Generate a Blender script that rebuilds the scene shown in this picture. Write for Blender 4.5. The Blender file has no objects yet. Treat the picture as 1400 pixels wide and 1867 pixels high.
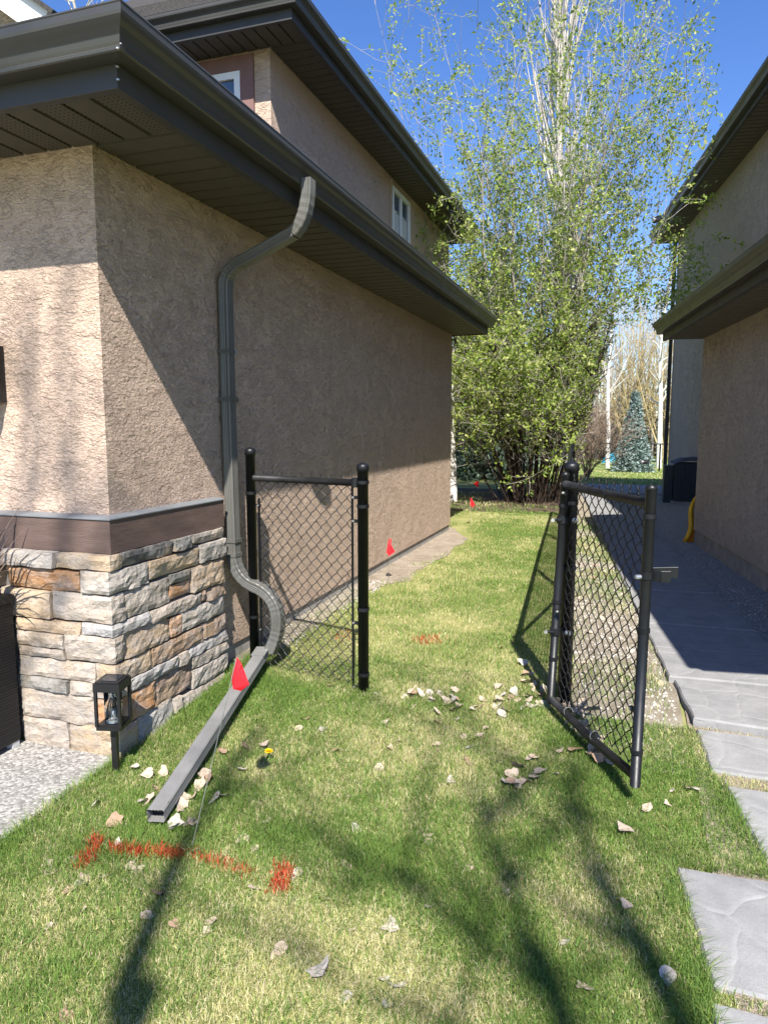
import bpy, math, random
import numpy as np
from mathutils import Vector, Matrix, noise as mnoise

random.seed(7)
R = math.radians
sc = bpy.context.scene
col = sc.collection

# ------------------------------------------------------------------ camera
CAM_H = 1.5
YAW, PITCH = R(18.708), R(6.873)
FPX, IW, IH = 1290.0, 1400.0, 1867.0
cam_d = bpy.data.cameras.new('camera')
cam = bpy.data.objects.new('camera', cam_d)
col.objects.link(cam)
cam.location = (0, 0, CAM_H)
cam.rotation_euler = (R(90) - PITCH, 0, YAW)
cam_d.sensor_fit = 'VERTICAL'
cam_d.sensor_height = 36.0
cam_d.lens = FPX / IH * 36.0
cam_d.clip_start = 0.05
cam_d.clip_end = 2000
sc.camera = cam

# ------------------------------------------------------------------ light
SUN_EL, SUN_AZ = 47.4, 20.6            # rays travel 19 deg left of +Y
L = Vector((-math.sin(R(SUN_AZ)) * math.cos(R(SUN_EL)), math.cos(R(SUN_AZ)) * math.cos(R(SUN_EL)), -math.sin(R(SUN_EL))))
world = bpy.data.worlds.new('World')
sc.world = world
world.use_nodes = True
wn = world.node_tree
bg = wn.nodes['Background']
sky = wn.nodes.new('ShaderNodeTexSky')
sky.sky_type = 'NISHITA'
sky.sun_disc = False
sky.sun_elevation = R(SUN_EL)
sky.sun_rotation = R(180 - SUN_AZ)
sky.altitude = 1050
sky.air_density = 1.0
sky.dust_density = 0.4
sky.ozone_density = 2.6
hs = wn.nodes.new('ShaderNodeHueSaturation')
hs.inputs['Saturation'].default_value = 1.22
hs.inputs['Hue'].default_value = 0.512
wn.links.new(sky.outputs[0], hs.inputs['Color'])
wn.links.new(hs.outputs[0], bg.inputs[0])
bg.inputs[1].default_value = 0.108
sun_d = bpy.data.lights.new('sun', 'SUN')
sun_d.energy = 5.0
sun_d.angle = R(0.53)
sun_d.color = (1.0, 0.95, 0.86)
sun = bpy.data.objects.new('sun', sun_d)
col.objects.link(sun)
sun.rotation_euler = L.to_track_quat('-Z', 'Y').to_euler()
sun.location = (4, -12, 14)
vs = sc.view_settings
vs.view_transform = 'Standard'
vs.look = 'None'
vs.gamma = 1
vs.exposure = 1.12
vs.use_curve_mapping = False
sc.cycles.max_bounces = 8
sc.cycles.transparent_max_bounces = 16

# ------------------------------------------------------------------ pixel -> place (reading positions off the survey photo)
_fw = Vector((-math.sin(YAW) * math.cos(PITCH), math.cos(YAW) * math.cos(PITCH), -math.sin(PITCH)))
_rt = Vector((math.cos(YAW), math.sin(YAW), 0))
_up = _rt.cross(_fw)
def _ray(x, y): return _fw * FPX + _rt * (x - IW / 2) - _up * (y - IH / 2)
def at_z(x, y, z=0.0):
    d = _ray(x, y); t = (z - CAM_H) / d.z
    return Vector((0, 0, CAM_H)) + d * t
def at_y(x, y, Y):
    d = _ray(x, y); t = Y / d.y
    return Vector((0, 0, CAM_H)) + d * t

_GY = np.array([-80, -10, 0, 1.5, 2.6, 3.2, 3.9, 4.6, 17, 33, 60, 400.])
_GZ = np.array([-1.2, -0.42, -0.21, -0.165, -0.12, -0.075, -0.025, 0, 0, -0.42, -0.6, -0.6])
def gz(y): return float(np.interp(y, _GY, _GZ))
def on_ground(x, y):
    z = 0.0
    for _ in range(4):
        p = at_z(x, y, z); z = gz(p.y)
    return p

# ------------------------------------------------------------------ materials
MATS = {}
class NT:
    def __init__(s, name):
        m = bpy.data.materials.new(name); m.use_nodes = True
        s.m = m; s.t = m.node_tree; s.n = s.t.nodes
        s.b = s.n['Principled BSDF']; s.out = s.n['Material Output']
        MATS[name] = m
    def add(s, typ, **kw):
        nd = s.n.new(typ)
        for k, v in kw.items():
            if k.startswith('i_'): nd.inputs[k[2:].replace('_', ' ')].default_value = v
            else: setattr(nd, k, v)
        return nd
    def link(s, a, b): s.t.links.new(a, b)
    def coord(s, scale=(1, 1, 1), kind='Object', rot=(0, 0, 0)):
        tc = s.add('ShaderNodeTexCoord'); mp = s.add('ShaderNodeMapping')
        mp.inputs['Scale'].default_value = scale; mp.inputs['Rotation'].default_value = rot
        s.link(tc.outputs[kind], mp.inputs[0]); return mp.outputs[0]
    def noise(s, vec, scale, detail=4, rough=.55, dist=0):
        nd = s.add('ShaderNodeTexNoise'); nd.inputs['Scale'].default_value = scale
        nd.inputs['Detail'].default_value = detail; nd.inputs['Roughness'].default_value = rough
        nd.inputs['Distortion'].default_value = dist
        s.link(vec, nd.inputs['Vector']); return nd.outputs['Fac']
    def math(s, op, a, b=None, clamp=False):
        nd = s.add('ShaderNodeMath', operation=op); nd.use_clamp = clamp
        for i, v in enumerate((a, b)):
            if v is None: continue
            if isinstance(v, (int, float)): nd.inputs[i].default_value = v
            else: s.link(v, nd.inputs[i])
        return nd.outputs[0]
    def ramp(s, fac, stops):
        nd = s.add('ShaderNodeValToRGB'); e = nd.color_ramp.elements
        while len(e) < len(stops): e.new(0.5)
        for el, (p, c) in zip(e, stops):
            el.position = p; el.color = (c[0], c[1], c[2], 1) if not isinstance(c, (int, float)) else (c, c, c, 1)
        s.link(fac, nd.inputs[0]); return nd.outputs[0]
    def mix(s, fac, a, b, typ='MIX'):
        nd = s.add('ShaderNodeMix', data_type='RGBA', blend_type=typ)
        for i, v in ((0, fac), (6, a), (7, b)):
            if isinstance(v, (int, float)): nd.inputs[i].default_value = v
            elif isinstance(v, tuple): nd.inputs[i].default_value = (*v[:3], 1)
            else: s.link(v, nd.inputs[i])
        return nd.outputs[2]
    def color(s, c):
        if isinstance(c, tuple): s.b.inputs['Base Color'].default_value = (*c[:3], 1)
        else: s.link(c, s.b.inputs['Base Color'])
    def bump(s, h, strength=.5, dist=.01, chain=None):
        nd = s.add('ShaderNodeBump'); nd.inputs['Strength'].default_value = strength; nd.inputs['Distance'].default_value = dist
        s.link(h, nd.inputs['Height'])
        if chain is not None: s.link(chain, nd.inputs['Normal'])
        s.link(nd.outputs[0], s.b.inputs['Normal']); return nd.outputs[0]
    def rough(s, v, spec=.3, metal=0):
        if isinstance(v, (int, float)): s.b.inputs['Roughness'].default_value = v
        else: s.link(v, s.b.inputs['Roughness'])
        s.b.inputs['Specular IOR Level'].default_value = spec; s.b.inputs['Metallic'].default_value = metal

def sca(c, k): return tuple(min(1, v * k) for v in c)
def simple(name, c, rough=.6, spec=.3, var=.18, vs=6, bump=0, bs=80, bd=.003, metal=0, stretch=(1, 1, 1)):
    t = NT(name); v = t.coord(stretch)
    n1 = t.noise(v, vs, 5, .6)
    t.color(t.ramp(n1, [(.3, sca(c, 1 - var)), (.7, sca(c, 1 + var))]))
    r = t.noise(v, vs * 3, 3)
    t.rough(t.math('ADD', t.math('MULTIPLY', r, .2), rough - .1), spec, metal)
    if bump: t.bump(t.noise(v, bs, 4), bump, bd)
    return t.m

def stucco(name, c, k=1.0, deep=.0115):
    t = NT(name)
    v = t.coord((1, 1, 1.9))
    v2 = t.coord((1, 1, 1))
    n1 = t.noise(v, 8.5, 5, .62, .2)
    saw = t.math('FRACT', t.math('MULTIPLY', n1, 5.0))
    saw = t.math('POWER', saw, 5.0)
    fine = t.noise(v2, 230, 3, .7)
    mid = t.noise(v, 42, 5, .62, .5)
    mid = t.ramp(mid, [(.40, 0.0), (.52, .7), (.64, 1.0)])
    m = t.ramp(t.noise(v2, 5.0, 3), [(.35, .45), (.62, 1.0)])
    h = t.math('ADD', t.math('MULTIPLY', saw, .8), t.math('ADD', t.math('MULTIPLY', fine, .25), t.math('MULTIPLY', t.math('MULTIPLY', mid, m), .62)))
    t.bump(h, k, deep)
    big = t.noise(v2, 1.3, 4)
    sp = t.noise(v2, 240, 2, .5)
    c1 = t.ramp(big, [(.3, sca(c, .95)), (.7, sca(c, 1.04))])
    c2 = t.mix(t.ramp(sp, [(.32, .35), (.5, 0.0)]), c1, sca(c, .62))
    t.color(c2); t.rough(.92, .12)
    return t.m
stucco('stucco_tan', (.595, .45, .355))
stucco('stucco_tan_side', (.595, .45, .355), 1.0, .017)
stucco('stucco_grey', (.49, .42, .365), 1.0)
stucco('stucco_cream', (.58, .47, .35))

simple('gutter_metal', (.050, .049, .045), .34, .5, .12, 2, .03, 30)
simple('gutter_upper', (.055, .053, .048), .42, .5, .12, 2)
simple('fascia_metal', (.045, .044, .042), .5, .4, .12, 3, .05, 40)
simple('soffit', (.078, .068, .054), .6, .3, .12, 3)
simple('soffit_pale', (.12, .105, .09), .65, .3, .1, 3)
def perforated(name, c):
    t = NT(name); v = t.coord((1, 1, 1))
    vo = t.add('ShaderNodeSeparateXYZ'); t.link(v, vo.inputs[0])
    fx = t.math('SUBTRACT', t.math('FRACT', t.math('MULTIPLY', vo.outputs[0], 42)), .5)
    fy = t.math('SUBTRACT', t.math('FRACT', t.math('MULTIPLY', vo.outputs[1], 42)), .5)
    d = t.math('ADD', t.math('MULTIPLY', fx, fx), t.math('MULTIPLY', fy, fy))
    t.color(t.mix(t.ramp(d, [(.035, 1.0), (.05, 0.0)]), c, (.004, .004, .004))); t.rough(.6, .3)
perforated('soffit_perforated', (.078, .068, .054))
simple('roof_shingle', (.055, .052, .050), .9, .1, .4, 45, .6, 120, .006)
simple('belly_band', (.120, .082, .069), .72, .25, .16, 6, .5, 30, .004, 0, (1, 1, 7))
simple('flashing', (.17, .185, .20), .45, .5, .1, 12)
simple('foundation', (.30, .29, .27), .9, .15, .25, 9, .5, 40, .008)
simple('window_white', (.78, .79, .80), .45, .4, .04, 3)
simple('white_trim', (.80, .79, .76), .6, .3, .05, 3)
simple('trim_plum', (.20, .115, .105), .7, .25, .1, 6)
def glass(name, tint):
    t = NT(name); t.color(tint); t.rough(.04, .9); t.b.inputs['Coat Weight'].default_value = .6
    v = t.coord(); t.color(t.ramp(t.noise(v, 1.2, 2), [(.3, sca(tint, .5)), (.7, sca(tint, 1.5))])); return t.m
glass('window_glass', (.07, .10, .15))
simple('curtain', (.55, .56, .58), .8, .1, .25, 25, .4, 60, .01, 0, (6, 6, .3))
simple('downspout', (.105, .104, .096), .36, .5, .12, 5, .05, 60)
simple('extension_grey', (.19, .187, .182), .48, .4, .14, 5, .06, 60)
simple('black_coat', (.008, .009, .011), .42, .4, .3, 12, .12, 150, .001)
simple('black_wire', (.010, .010, .012), .35, .55, .2, 20)
simple('bolt_zinc', (.62, .62, .60), .35, .6, .1, 30, 0, 80, .003, .8)
simple('worn_black', (.014, .014, .015), .55, .35, .6, 14, .25, 90, .002)

t = NT('ledgestone')                       # each stone's own tint comes from its object colour
oi = t.add('ShaderNodeObjectInfo'); v = t.coord((1, 1, 1.6))
n1 = t.noise(v, 9, 6, .62, .4); n2 = t.noise(v, 3.7, 3, .5); n3 = t.noise(v, 55, 5, .7)
cA = t.mix(t.ramp(n1, [(.36, 1.0), (.56, 0.0)]), oi.outputs['Color'], (.40, .37, .35), 'MIX')
cB = t.mix(t.ramp(n2, [(.55, 0.0), (.66, .7)]), cA, (.46, .33, .21))
cC = t.mix(.40, cB, oi.outputs['Color'])
cD = t.mix(t.ramp(n3, [(.3, .5), (.5, 0.0)]), cC, (.22, .19, .17), 'MULTIPLY')
t.color(cD); t.rough(.82, .25)
h = t.math('ADD', t.math('MULTIPLY', t.noise(v, 22, 6, .65, .8), 1.0), t.math('MULTIPLY', n3, .3))
t.bump(h, .9, .012)

def grass_mat(name, trans=.35):
    t = NT(name); at = t.add('ShaderNodeAttribute', attribute_name='col')
    t.color(at.outputs['Color']); t.rough(.6, .22)
    tr = t.add('ShaderNodeBsdfTranslucent'); t.link(at.outputs['Color'], tr.inputs[0])
    mx = t.add('ShaderNodeMixShader'); mx.inputs[0].default_value = trans
    t.link(t.b.outputs[0], mx.inputs[1]); t.link(tr.outputs[0], mx.inputs[2]); t.link(mx.outputs[0], t.out.inputs[0])
grass_mat('grass_blade', .3)
grass_mat('leaf_green', .5)
grass_mat('needle', .15)
def ground_mat(name, stops, s1, s2, bump=.6, bd=.01):
    t = NT(name); v = t.coord()
    a = t.noise(v, s1, 6, .65, .2); b = t.noise(v, s2, 5, .7)
    f = t.math('ADD', t.math('MULTIPLY', a, .55), t.math('MULTIPLY', b, .45))
    t.color(t.ramp(f, stops)); t.rough(.95, .1); t.bump(b, bump, bd); return t.m
ground_mat('lawn_soil', [(.32, (.10, .13, .04)), (.45, (.20, .22, .075)), (.55, (.30, .29, .12)), (.68, (.42, .37, .20))], 2.2, 130)
ground_mat('bare_soil', [(.3, (.17, .135, .10)), (.5, (.31, .26, .205)), (.7, (.44, .38, .315))], 4, 45, 1, .02)
ground_mat('dark_mulch', [(.3, (.045, .034, .026)), (.5, (.11, .085, .06)), (.7, (.26, .20, .15))], 5, 70, 1, .02)
ground_mat('gravel_bed', [(.3, (.16, .15, .14)), (.5, (.33, .31, .29)), (.7, (.48, .46, .44))], 20, 110, 1, .015)
ground_mat('pale_gravel', [(.3, (.16, .13, .09)), (.5, (.30, .26, .20)), (.7, (.44, .40, .34))], 7, 95, 1, .015)
ground_mat('far_lawn', [(.32, (.10, .15, .035)), (.5, (.20, .25, .07)), (.68, (.36, .34, .14))], .8, 60)
t = NT('driveway_aggregate'); v = t.coord()
vo = t.add('ShaderNodeTexVoronoi'); vo.inputs['Scale'].default_value = 75; t.link(v, vo.inputs['Vector'])
t.color(t.mix(.35, t.ramp(vo.outputs['Color'], [(.15, (.10, .095, .09)), (.5, (.25, .24, .225)), (.85, (.44, .42, .40))]), t.ramp(t.noise(v, 4, 4), [(.3, (.22, .21, .195)), (.7, (.32, .305, .285))])))
t.rough(.9, .15); t.bump(vo.outputs['Distance'], .7, -.006)

t = NT('paving_slab'); v = t.coord((1, 1, 1))
nz = t.add('ShaderNodeTexNoise'); nz.inputs['Scale'].default_value = 2.2; nz.inputs['Detail'].default_value = 3; t.link(v, nz.inputs['Vector'])
wv = t.add('ShaderNodeMix', data_type='VECTOR'); wv.inputs[0].default_value = .22; t.link(v, wv.inputs[4]); t.link(nz.outputs['Color'], wv.inputs[5])
vo = t.add('ShaderNodeTexVoronoi', feature='DISTANCE_TO_EDGE'); vo.inputs['Scale'].default_value = 4.4; t.link(wv.outputs[1], vo.inputs['Vector'])
vein = t.ramp(vo.outputs['Distance'], [(0.0, 1.0), (.03, .45), (.07, 0.0)])
n1 = t.noise(v, 7, 6, .65); n2 = t.noise(v, 190, 3, .6)
base = t.ramp(n1, [(.3, (.20, .20, .202)), (.7, (.285, .283, .28))])
base = t.mix(t.ramp(n2, [(.35, .4), (.55, 0)]), base, (.17, .17, .18))
t.color(t.mix(t.math('MULTIPLY', vein, .10), base, (.42, .42, .41))); t.rough(.85, .2)
t.bump(t.math('ADD', t.math('MULTIPLY', vein, -.5), t.math('ADD', t.math('MULTIPLY', n1, 1.2), t.math('MULTIPLY', n2, .15))), .45, .012)

simple('dead_leaf', (.50, .40, .31), .8, .2, .3, 14, .5, 45, .006)
simple('dead_leaf_grey', (.47, .42, .36), .85, .2, .25, 16, .5, 45, .006)
simple('dead_leaf_brown', (.36, .245, .17), .8, .2, .3, 14, .5, 45, .006)
simple('flag_red', (.60, .014, .024), .5, .3, .08, 12, .2, 20, .01)
simple('wire_grey', (.42, .42, .42), .4, .5, .1, 20, 0, 80, .003, .7)
simple('bark_dark', (.060, .044, .036), .9, .15, .4, 12, .8, 45, .02, 0, (1, 1, .35))
simple('bark_grey', (.34, .31, .28), .85, .2, .3, 12, .5, 45, .01, 0, (1, 1, .4))
simple('bark_pale', (.50, .46, .41), .85, .2, .2, 9, .4, 45, .01, 0, (1, 1, .4))
simple('twig_yellow', (.40, .32, .17), .85, .2, .3, 6)
simple('twig_brown', (.27, .20, .15), .85, .2, .3, 6)
t = NT('birch_bark'); v = t.coord((3, 3, 9)); t.color(t.ramp(t.noise(v, 1.6, 5, .7), [(.36, (.07, .06, .055)), (.43, (.66, .63, .59)), (.7, (.80, .78, .74))])); t.rough(.8, .2)
simple('dandelion_yellow', (.85, .62, .005), .7, .2, .1, 200)
simple('weed_green', (.10, .19, .035), .6, .3, .2, 40)
simple('lantern_black', (.010, .010, .011), .4, .5, .2, 20)
t = NT('clear_glass'); t.color((.9, .92, .92)); t.rough(.03, .5); t.b.inputs['Transmission Weight'].default_value = 1.0; t.b.inputs['IOR'].default_value = 1.2
simple('solar_cell', (.012, .014, .022), .15, .7, .2, 60)
simple('planter_wicker', (.010, .010, .011), .5, .35, .5, 120, .6, 160, .004)
simple('planter_foot', (.42, .42, .42), .5, .4, .1, 10)
simple('dry_frond', (.14, .105, .085), .7, .25, .4, 30)
simple('ac_metal', (.030, .034, .038), .5, .4, .2, 10)
simple('ac_cover', (.065, .060, .075), .6, .3, .3, 8, .3, 18, .02)
simple('yellow_plastic', (.85, .46, .012), .4, .45, .12, 8)
simple('orange_plastic', (.62, .20, .010), .45, .4, .12, 8)
simple('tarp_blue', (.04, .26, .36), .5, .3, .4, 3, .5, 6, .05)
simple('shed_dark', (.030, .032, .036), .8, .2, .3, 6)
simple('vent_steel', (.45, .46, .48), .35, .5, .1, 10, 0, 80, .003, .6)
simple('stone_pebble', (.40, .37, .34), .85, .2, .5, 25, .3, 80)
simple('pebble_grey', (.36, .35, .34), .85, .2, .5, 25, .3, 80)  # slightly greyer pebbles for the right wall strip

# ------------------------------------------------------------------ building helpers
def wloc(o):
    p = Vector((0, 0, 0))
    while o is not None: p += o.location; o = o.parent
    return p
def tag(o, label=None, cat=None, group=None, kind=None):
    if label: o['label'] = label
    if cat: o['category'] = cat
    if group: o['group'] = group
    if kind: o['kind'] = kind
    return o
def empty(name, loc, label=None, cat=None, group=None):
    o = bpy.data.objects.new(name, None); o.empty_display_size = .1
    o.location = loc; col.objects.link(o); return tag(o, label, cat, group)
def mesh_obj(name, verts, faces, mat, parent=None, smooth=False):
    off = wloc(parent) if parent is not None else Vector((0, 0, 0))
    me = bpy.data.meshes.new(name)
    me.from_pydata([(v[0] - off.x, v[1] - off.y, v[2] - off.z) for v in verts], [], faces)
    me.materials.append(MATS[mat])
    if smooth: me.shade_smooth()
    me.update()
    o = bpy.data.objects.new(name, me); col.objects.link(o); o.parent = parent
    return o
class MB:
    def __init__(s): s.v = []; s.f = []
    def quad(s, a, b, c, d):
        i = len(s.v); s.v += [a, b, c, d]; s.f.append((i, i + 1, i + 2, i + 3)); return s
    def poly(s, pts):
        i = len(s.v); s.v += list(pts); s.f.append(tuple(range(i, i + len(pts)))); return s
    def box(s, x0, x1, y0, y1, z0, z1, M=None):
        P = [Vector((x, y, z)) for z in (z0, z1) for y in (y0, y1) for x in (x0, x1)]
        if M is not None: P = [M @ p for p in P]
        i = len(s.v); s.v += P
        s.f += [tuple(i + k for k in q) for q in ((0, 2, 3, 1), (4, 5, 7, 6), (0, 1, 5, 4), (2, 6, 7, 3), (0, 4, 6, 2), (1, 3, 7, 5))]
        return s
    def loop_box(s, A, B, w, h, upv=(0, 0, 1)):
        A = Vector(A); B = Vector(B); d = (B - A).normalized(); u = Vector(upv); sd = d.cross(u).normalized(); u = sd.cross(d)
        i = len(s.v)
        for P in (A, B):
            for a, b in ((-1, -1), (1, -1), (1, 1), (-1, 1)): s.v.append(P + sd * a * w / 2 + u * b * h / 2)
        s.f += [tuple(i + k for k in q) for q in ((3, 2, 1, 0), (4, 5, 6, 7), (0, 1, 5, 4), (1, 2, 6, 5), (2, 3, 7, 6), (3, 0, 4, 7))]
        return s
    def tube(s, pts, r, k=8, cap=True):
        pts = [Vector(p) for p in pts]; n = len(pts)
        rs = r if isinstance(r, (list, tuple)) else [r] * n
        i0 = len(s.v); ref = Vector((.31, .17, .93))
        if abs((pts[-1] - pts[0]).normalized().dot(ref)) > .9: ref = Vector((1, .1, 0))
        for j, p in enumerate(pts):
            d = (pts[min(j + 1, n - 1)] - pts[max(j - 1, 0)]).normalized()
            a = d.cross(ref).normalized(); b = d.cross(a)
            for q in range(k):
                t = 2 * math.pi * q / k; s.v.append(p + (a * math.cos(t) + b * math.sin(t)) * rs[j])
        for j in range(n - 1):
            for q in range(k):
                a = i0 + j * k + q; b = i0 + j * k + (q + 1) % k
                s.f.append((a, b, b + k, a + k))
        if cap:
            s.f.append(tuple(i0 + q for q in range(k))); s.f.append(tuple(i0 + (n - 1) * k + q for q in reversed(range(k))))
        return s
    def lathe(s, c, prof, k=16, axis=None):
        c = Vector(c); i0 = len(s.v)
        for (r, z) in prof:
            for q in range(k):
                t = 2 * math.pi * q / k; s.v.append(c + Vector((r * math.cos(t), r * math.sin(t), z)))
        for j in range(len(prof) - 1):
            for q in range(k):
                a = i0 + j * k + q; b = i0 + j * k + (q + 1) % k; s.f.append((a, b, b + k, a + k))
        s.f.append(tuple(i0 + q for q in reversed(range(k)))); s.f.append(tuple(i0 + (len(prof) - 1) * k + q for q in range(k)))
        return s
    def sweep(s, path, prof, closed=True, cap=True):
        """profile [(out,z)] along a 2-D path, out = right hand of travel, mitred corners"""
        n = len(path); i0 = len(s.v); m = len(prof)
        for j, p in enumerate(path):
            ns = []
            for a, b in ((j - 1, j), (j, j + 1)):
                if a < 0 or b >= n: continue
                d = Vector((path[b][0] - path[a][0], path[b][1] - path[a][1])).normalized(); ns.append(Vector((d.y, -d.x)))
            if len(ns) == 1: mv = ns[0]
            else:
                mv = (ns[0] + ns[1]).normalized(); mv = mv / mv.dot(ns[0])
            for (o, z) in prof: s.v.append(Vector((p[0] + mv.x * o, p[1] + mv.y * o, z)))
        for j in range(n - 1):
            for q in range(m if closed else m - 1):
                a = i0 + j * m + q; b = i0 + j * m + (q + 1) % m; s.f.append((a, a + m, b + m, b))
        if cap and closed:
            s.f.append(tuple(i0 + q for q in range(m))); s.f.append(tuple(i0 + (n - 1) * m + q for q in reversed(range(m))))
        return s
    def build(s, name, mat, parent=None, smooth=False): return mesh_obj(name, s.v, s.f, mat, parent, smooth)

def np_mesh(name, verts, quads, mat, parent=None, colors=None, tris=None, smooth=False):
    me = bpy.data.meshes.new(name)
    verts = np.asarray(verts, np.float32).reshape(-1, 3)
    if parent is not None: verts = verts - np.array(wloc(parent), np.float32)
    polys = []
    loops = []
    if quads is not None and len(quads): loops.append(np.asarray(quads, np.int32).ravel()); polys.append(np.full(len(quads), 4, np.int32))
    if tris is not None and len(tris): loops.append(np.asarray(tris, np.int32).ravel()); polys.append(np.full(len(tris), 3, np.int32))
    loops = np.concatenate(loops); tot = np.concatenate(polys)
    me.vertices.add(len(verts)); me.vertices.foreach_set('co', verts.ravel())
    me.loops.add(len(loops)); me.loops.foreach_set('vertex_index', loops)
    me.polygons.add(len(tot)); st = np.zeros(len(tot), np.int32); st[1:] = np.cumsum(tot)[:-1]
    me.polygons.foreach_set('loop_start', st)
    try: me.polygons.foreach_set('loop_total', tot)
    except Exception: pass
    if colors is not None:
        a = me.color_attributes.new('col', 'FLOAT_COLOR', 'POINT')
        c = np.ones((len(verts), 4), np.float32); c[:, :3] = colors; a.data.foreach_set('color', c.ravel())
    me.materials.append(MATS[mat]); me.update(calc_edges=True); me.validate()
    if smooth: me.shade_smooth()
    o = bpy.data.objects.new(name, me); col.objects.link(o); o.parent = parent
    return o
def seg_mesh(name, P0, P1, R0, R1, mat, parent=None, k=5):
    P0 = np.asarray(P0, float); P1 = np.asarray(P1, float); R0 = np.asarray(R0, float); R1 = np.asarray(R1, float)
    d = P1 - P0; d /= np.maximum(np.linalg.norm(d, axis=1, keepdims=True), 1e-9)
    ref = np.where(np.abs(d[:, 2:3]) > .9, np.array([[1., 0, 0]]), np.array([[0, 0, 1.]]))
    a = np.cross(d, ref); a /= np.linalg.norm(a, axis=1, keepdims=True); b = np.cross(d, a)
    th = np.arange(k) * 2 * np.pi / k
    ring = a[:, None, :] * np.cos(th)[None, :, None] + b[:, None, :] * np.sin(th)[None, :, None]
    V = np.stack([P0[:, None, :] + ring * R0[:, None, None], P1[:, None, :] + ring * R1[:, None, None]], 1)
    n = len(P0); base = (np.arange(n) * 2 * k)[:, None]; q = np.arange(k)[None]
    F = np.stack([base + q, base + (q + 1) % k, base + k + (q + 1) % k, base + k + q], -1).reshape(-1, 4)
    return np_mesh(name, V.reshape(-1, 3), F, mat, parent, smooth=True)
def fbm(x, y, s=1.0, o=3, seed=0):
    r = 0; a = 1.0; t = 0
    for i in range(o):
        r += a * mnoise.noise(Vector((x * s + seed * 13.7, y * s - seed * 5.1, seed * 3.3))); t += a; a *= .5; s *= 2.1
    return r / t
_rng0 = np.random.default_rng(5)
_PERM = _rng0.random((256, 256))
def vnoise(x, y, s):                      # fast tiling value noise for numpy arrays
    x = x * s + 50; y = y * s + 50
    xi = np.floor(x).astype(int); yi = np.floor(y).astype(int); fx = x - xi; fy = y - yi
    fx = fx * fx * (3 - 2 * fx); fy = fy * fy * (3 - 2 * fy)
    g = lambda a, b: _PERM[a % 256, b % 256]
    return (g(xi, yi) * (1 - fx) + g(xi + 1, yi) * fx) * (1 - fy) + (g(xi, yi + 1) * (1 - fx) + g(xi + 1, yi + 1) * fx) * fy

# ------------------------------------------------------------------ ground and paving
def strip(name, ys, xl, xr, dz, mat, parent=None, nx=2):
    v = []; f = []
    for y in ys:
        a, b = xl(y), xr(y)
        for i in range(nx): v.append((a + (b - a) * i / (nx - 1), y, gz(y) + dz))
    for j in range(len(ys) - 1):
        for i in range(nx - 1):
            a = j * nx + i; f.append((a, a + 1, a + nx + 1, a + nx))
    return mesh_obj(name, v, f, mat, parent)
def yr(a, b, st=.1): return [a + (b - a) * i / max(1, int(round((b - a) / st))) for i in range(int(round((b - a) / st)) + 1)]
YS = [-80, -60, -40, -30, -20, -15, -12] + yr(-10, 5, .1) + yr(5.5, 34, .5) + [36, 40, 45, 50, 60, 80, 120, 200, 300, 400]
tag(strip('ground', YS, lambda y: -400, lambda y: 400, 0, 'lawn_soil'), kind='structure')
tag(strip('far_lawn', yr(20.2, 60, .4), lambda y: -30, lambda y: 30, .004, 'far_lawn'), kind='structure')
tag(strip('driveway', yr(-10, 2.69, .1), lambda y: -9, lambda y: -2.285, .012, 'driveway_aggregate'), kind='structure')
def wob(y, s, a, seed): return a * fbm(y, 0, s, 3, seed)
tag(strip('bare_soil_patch', yr(5.5, 10.5, .1), lambda y: -2.44, lambda y: -2.00 + wob(y, .8, .26, 3) + wob(y, 4.5, .10, 5) - .55 * max(0, 6.5 - y) - .45 * max(0, y - 9.3), .005, 'bare_soil'), kind='structure')
tag(strip('wall_edge_gravel', yr(3.75, 6.4, .1), lambda y: -2.44, lambda y: -2.17 + wob(y, 2.4, .10, 8) - .1 * max(0, y - 5.4), .009, 'pale_gravel'), kind='structure')
FX = lambda y: -.27 - (y - 3.8) * .0655            # the side fence line
PL = lambda y: .30 - (y - 4.35) * .098 if y > 4.35 else .32     # left edge of the path
PR = lambda y: 1.03 - (y - 4.9) * .103
tag(strip('mulch_bed', yr(12.4, 17, .2), lambda y: -9 if y < 15 else -6, lambda y: FX(y) - .02, .006, 'dark_mulch', None, 2), kind='structure')
tag(strip('side_strip_gravel', yr(3.3, 16.5, .1), lambda y: FX(y) + .05 + max(0, 3.8 - y) * .5 + wob(y, 2, .05, 2), lambda y: PL(y) + .02, .006, 'pale_gravel'), kind='structure')
tag(strip('wall_gravel_strip', yr(2.9, 16.6, .1), lambda y: PR(y) - .03, lambda y: 2.9, .006, 'gravel_bed'), kind='structure')

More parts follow.
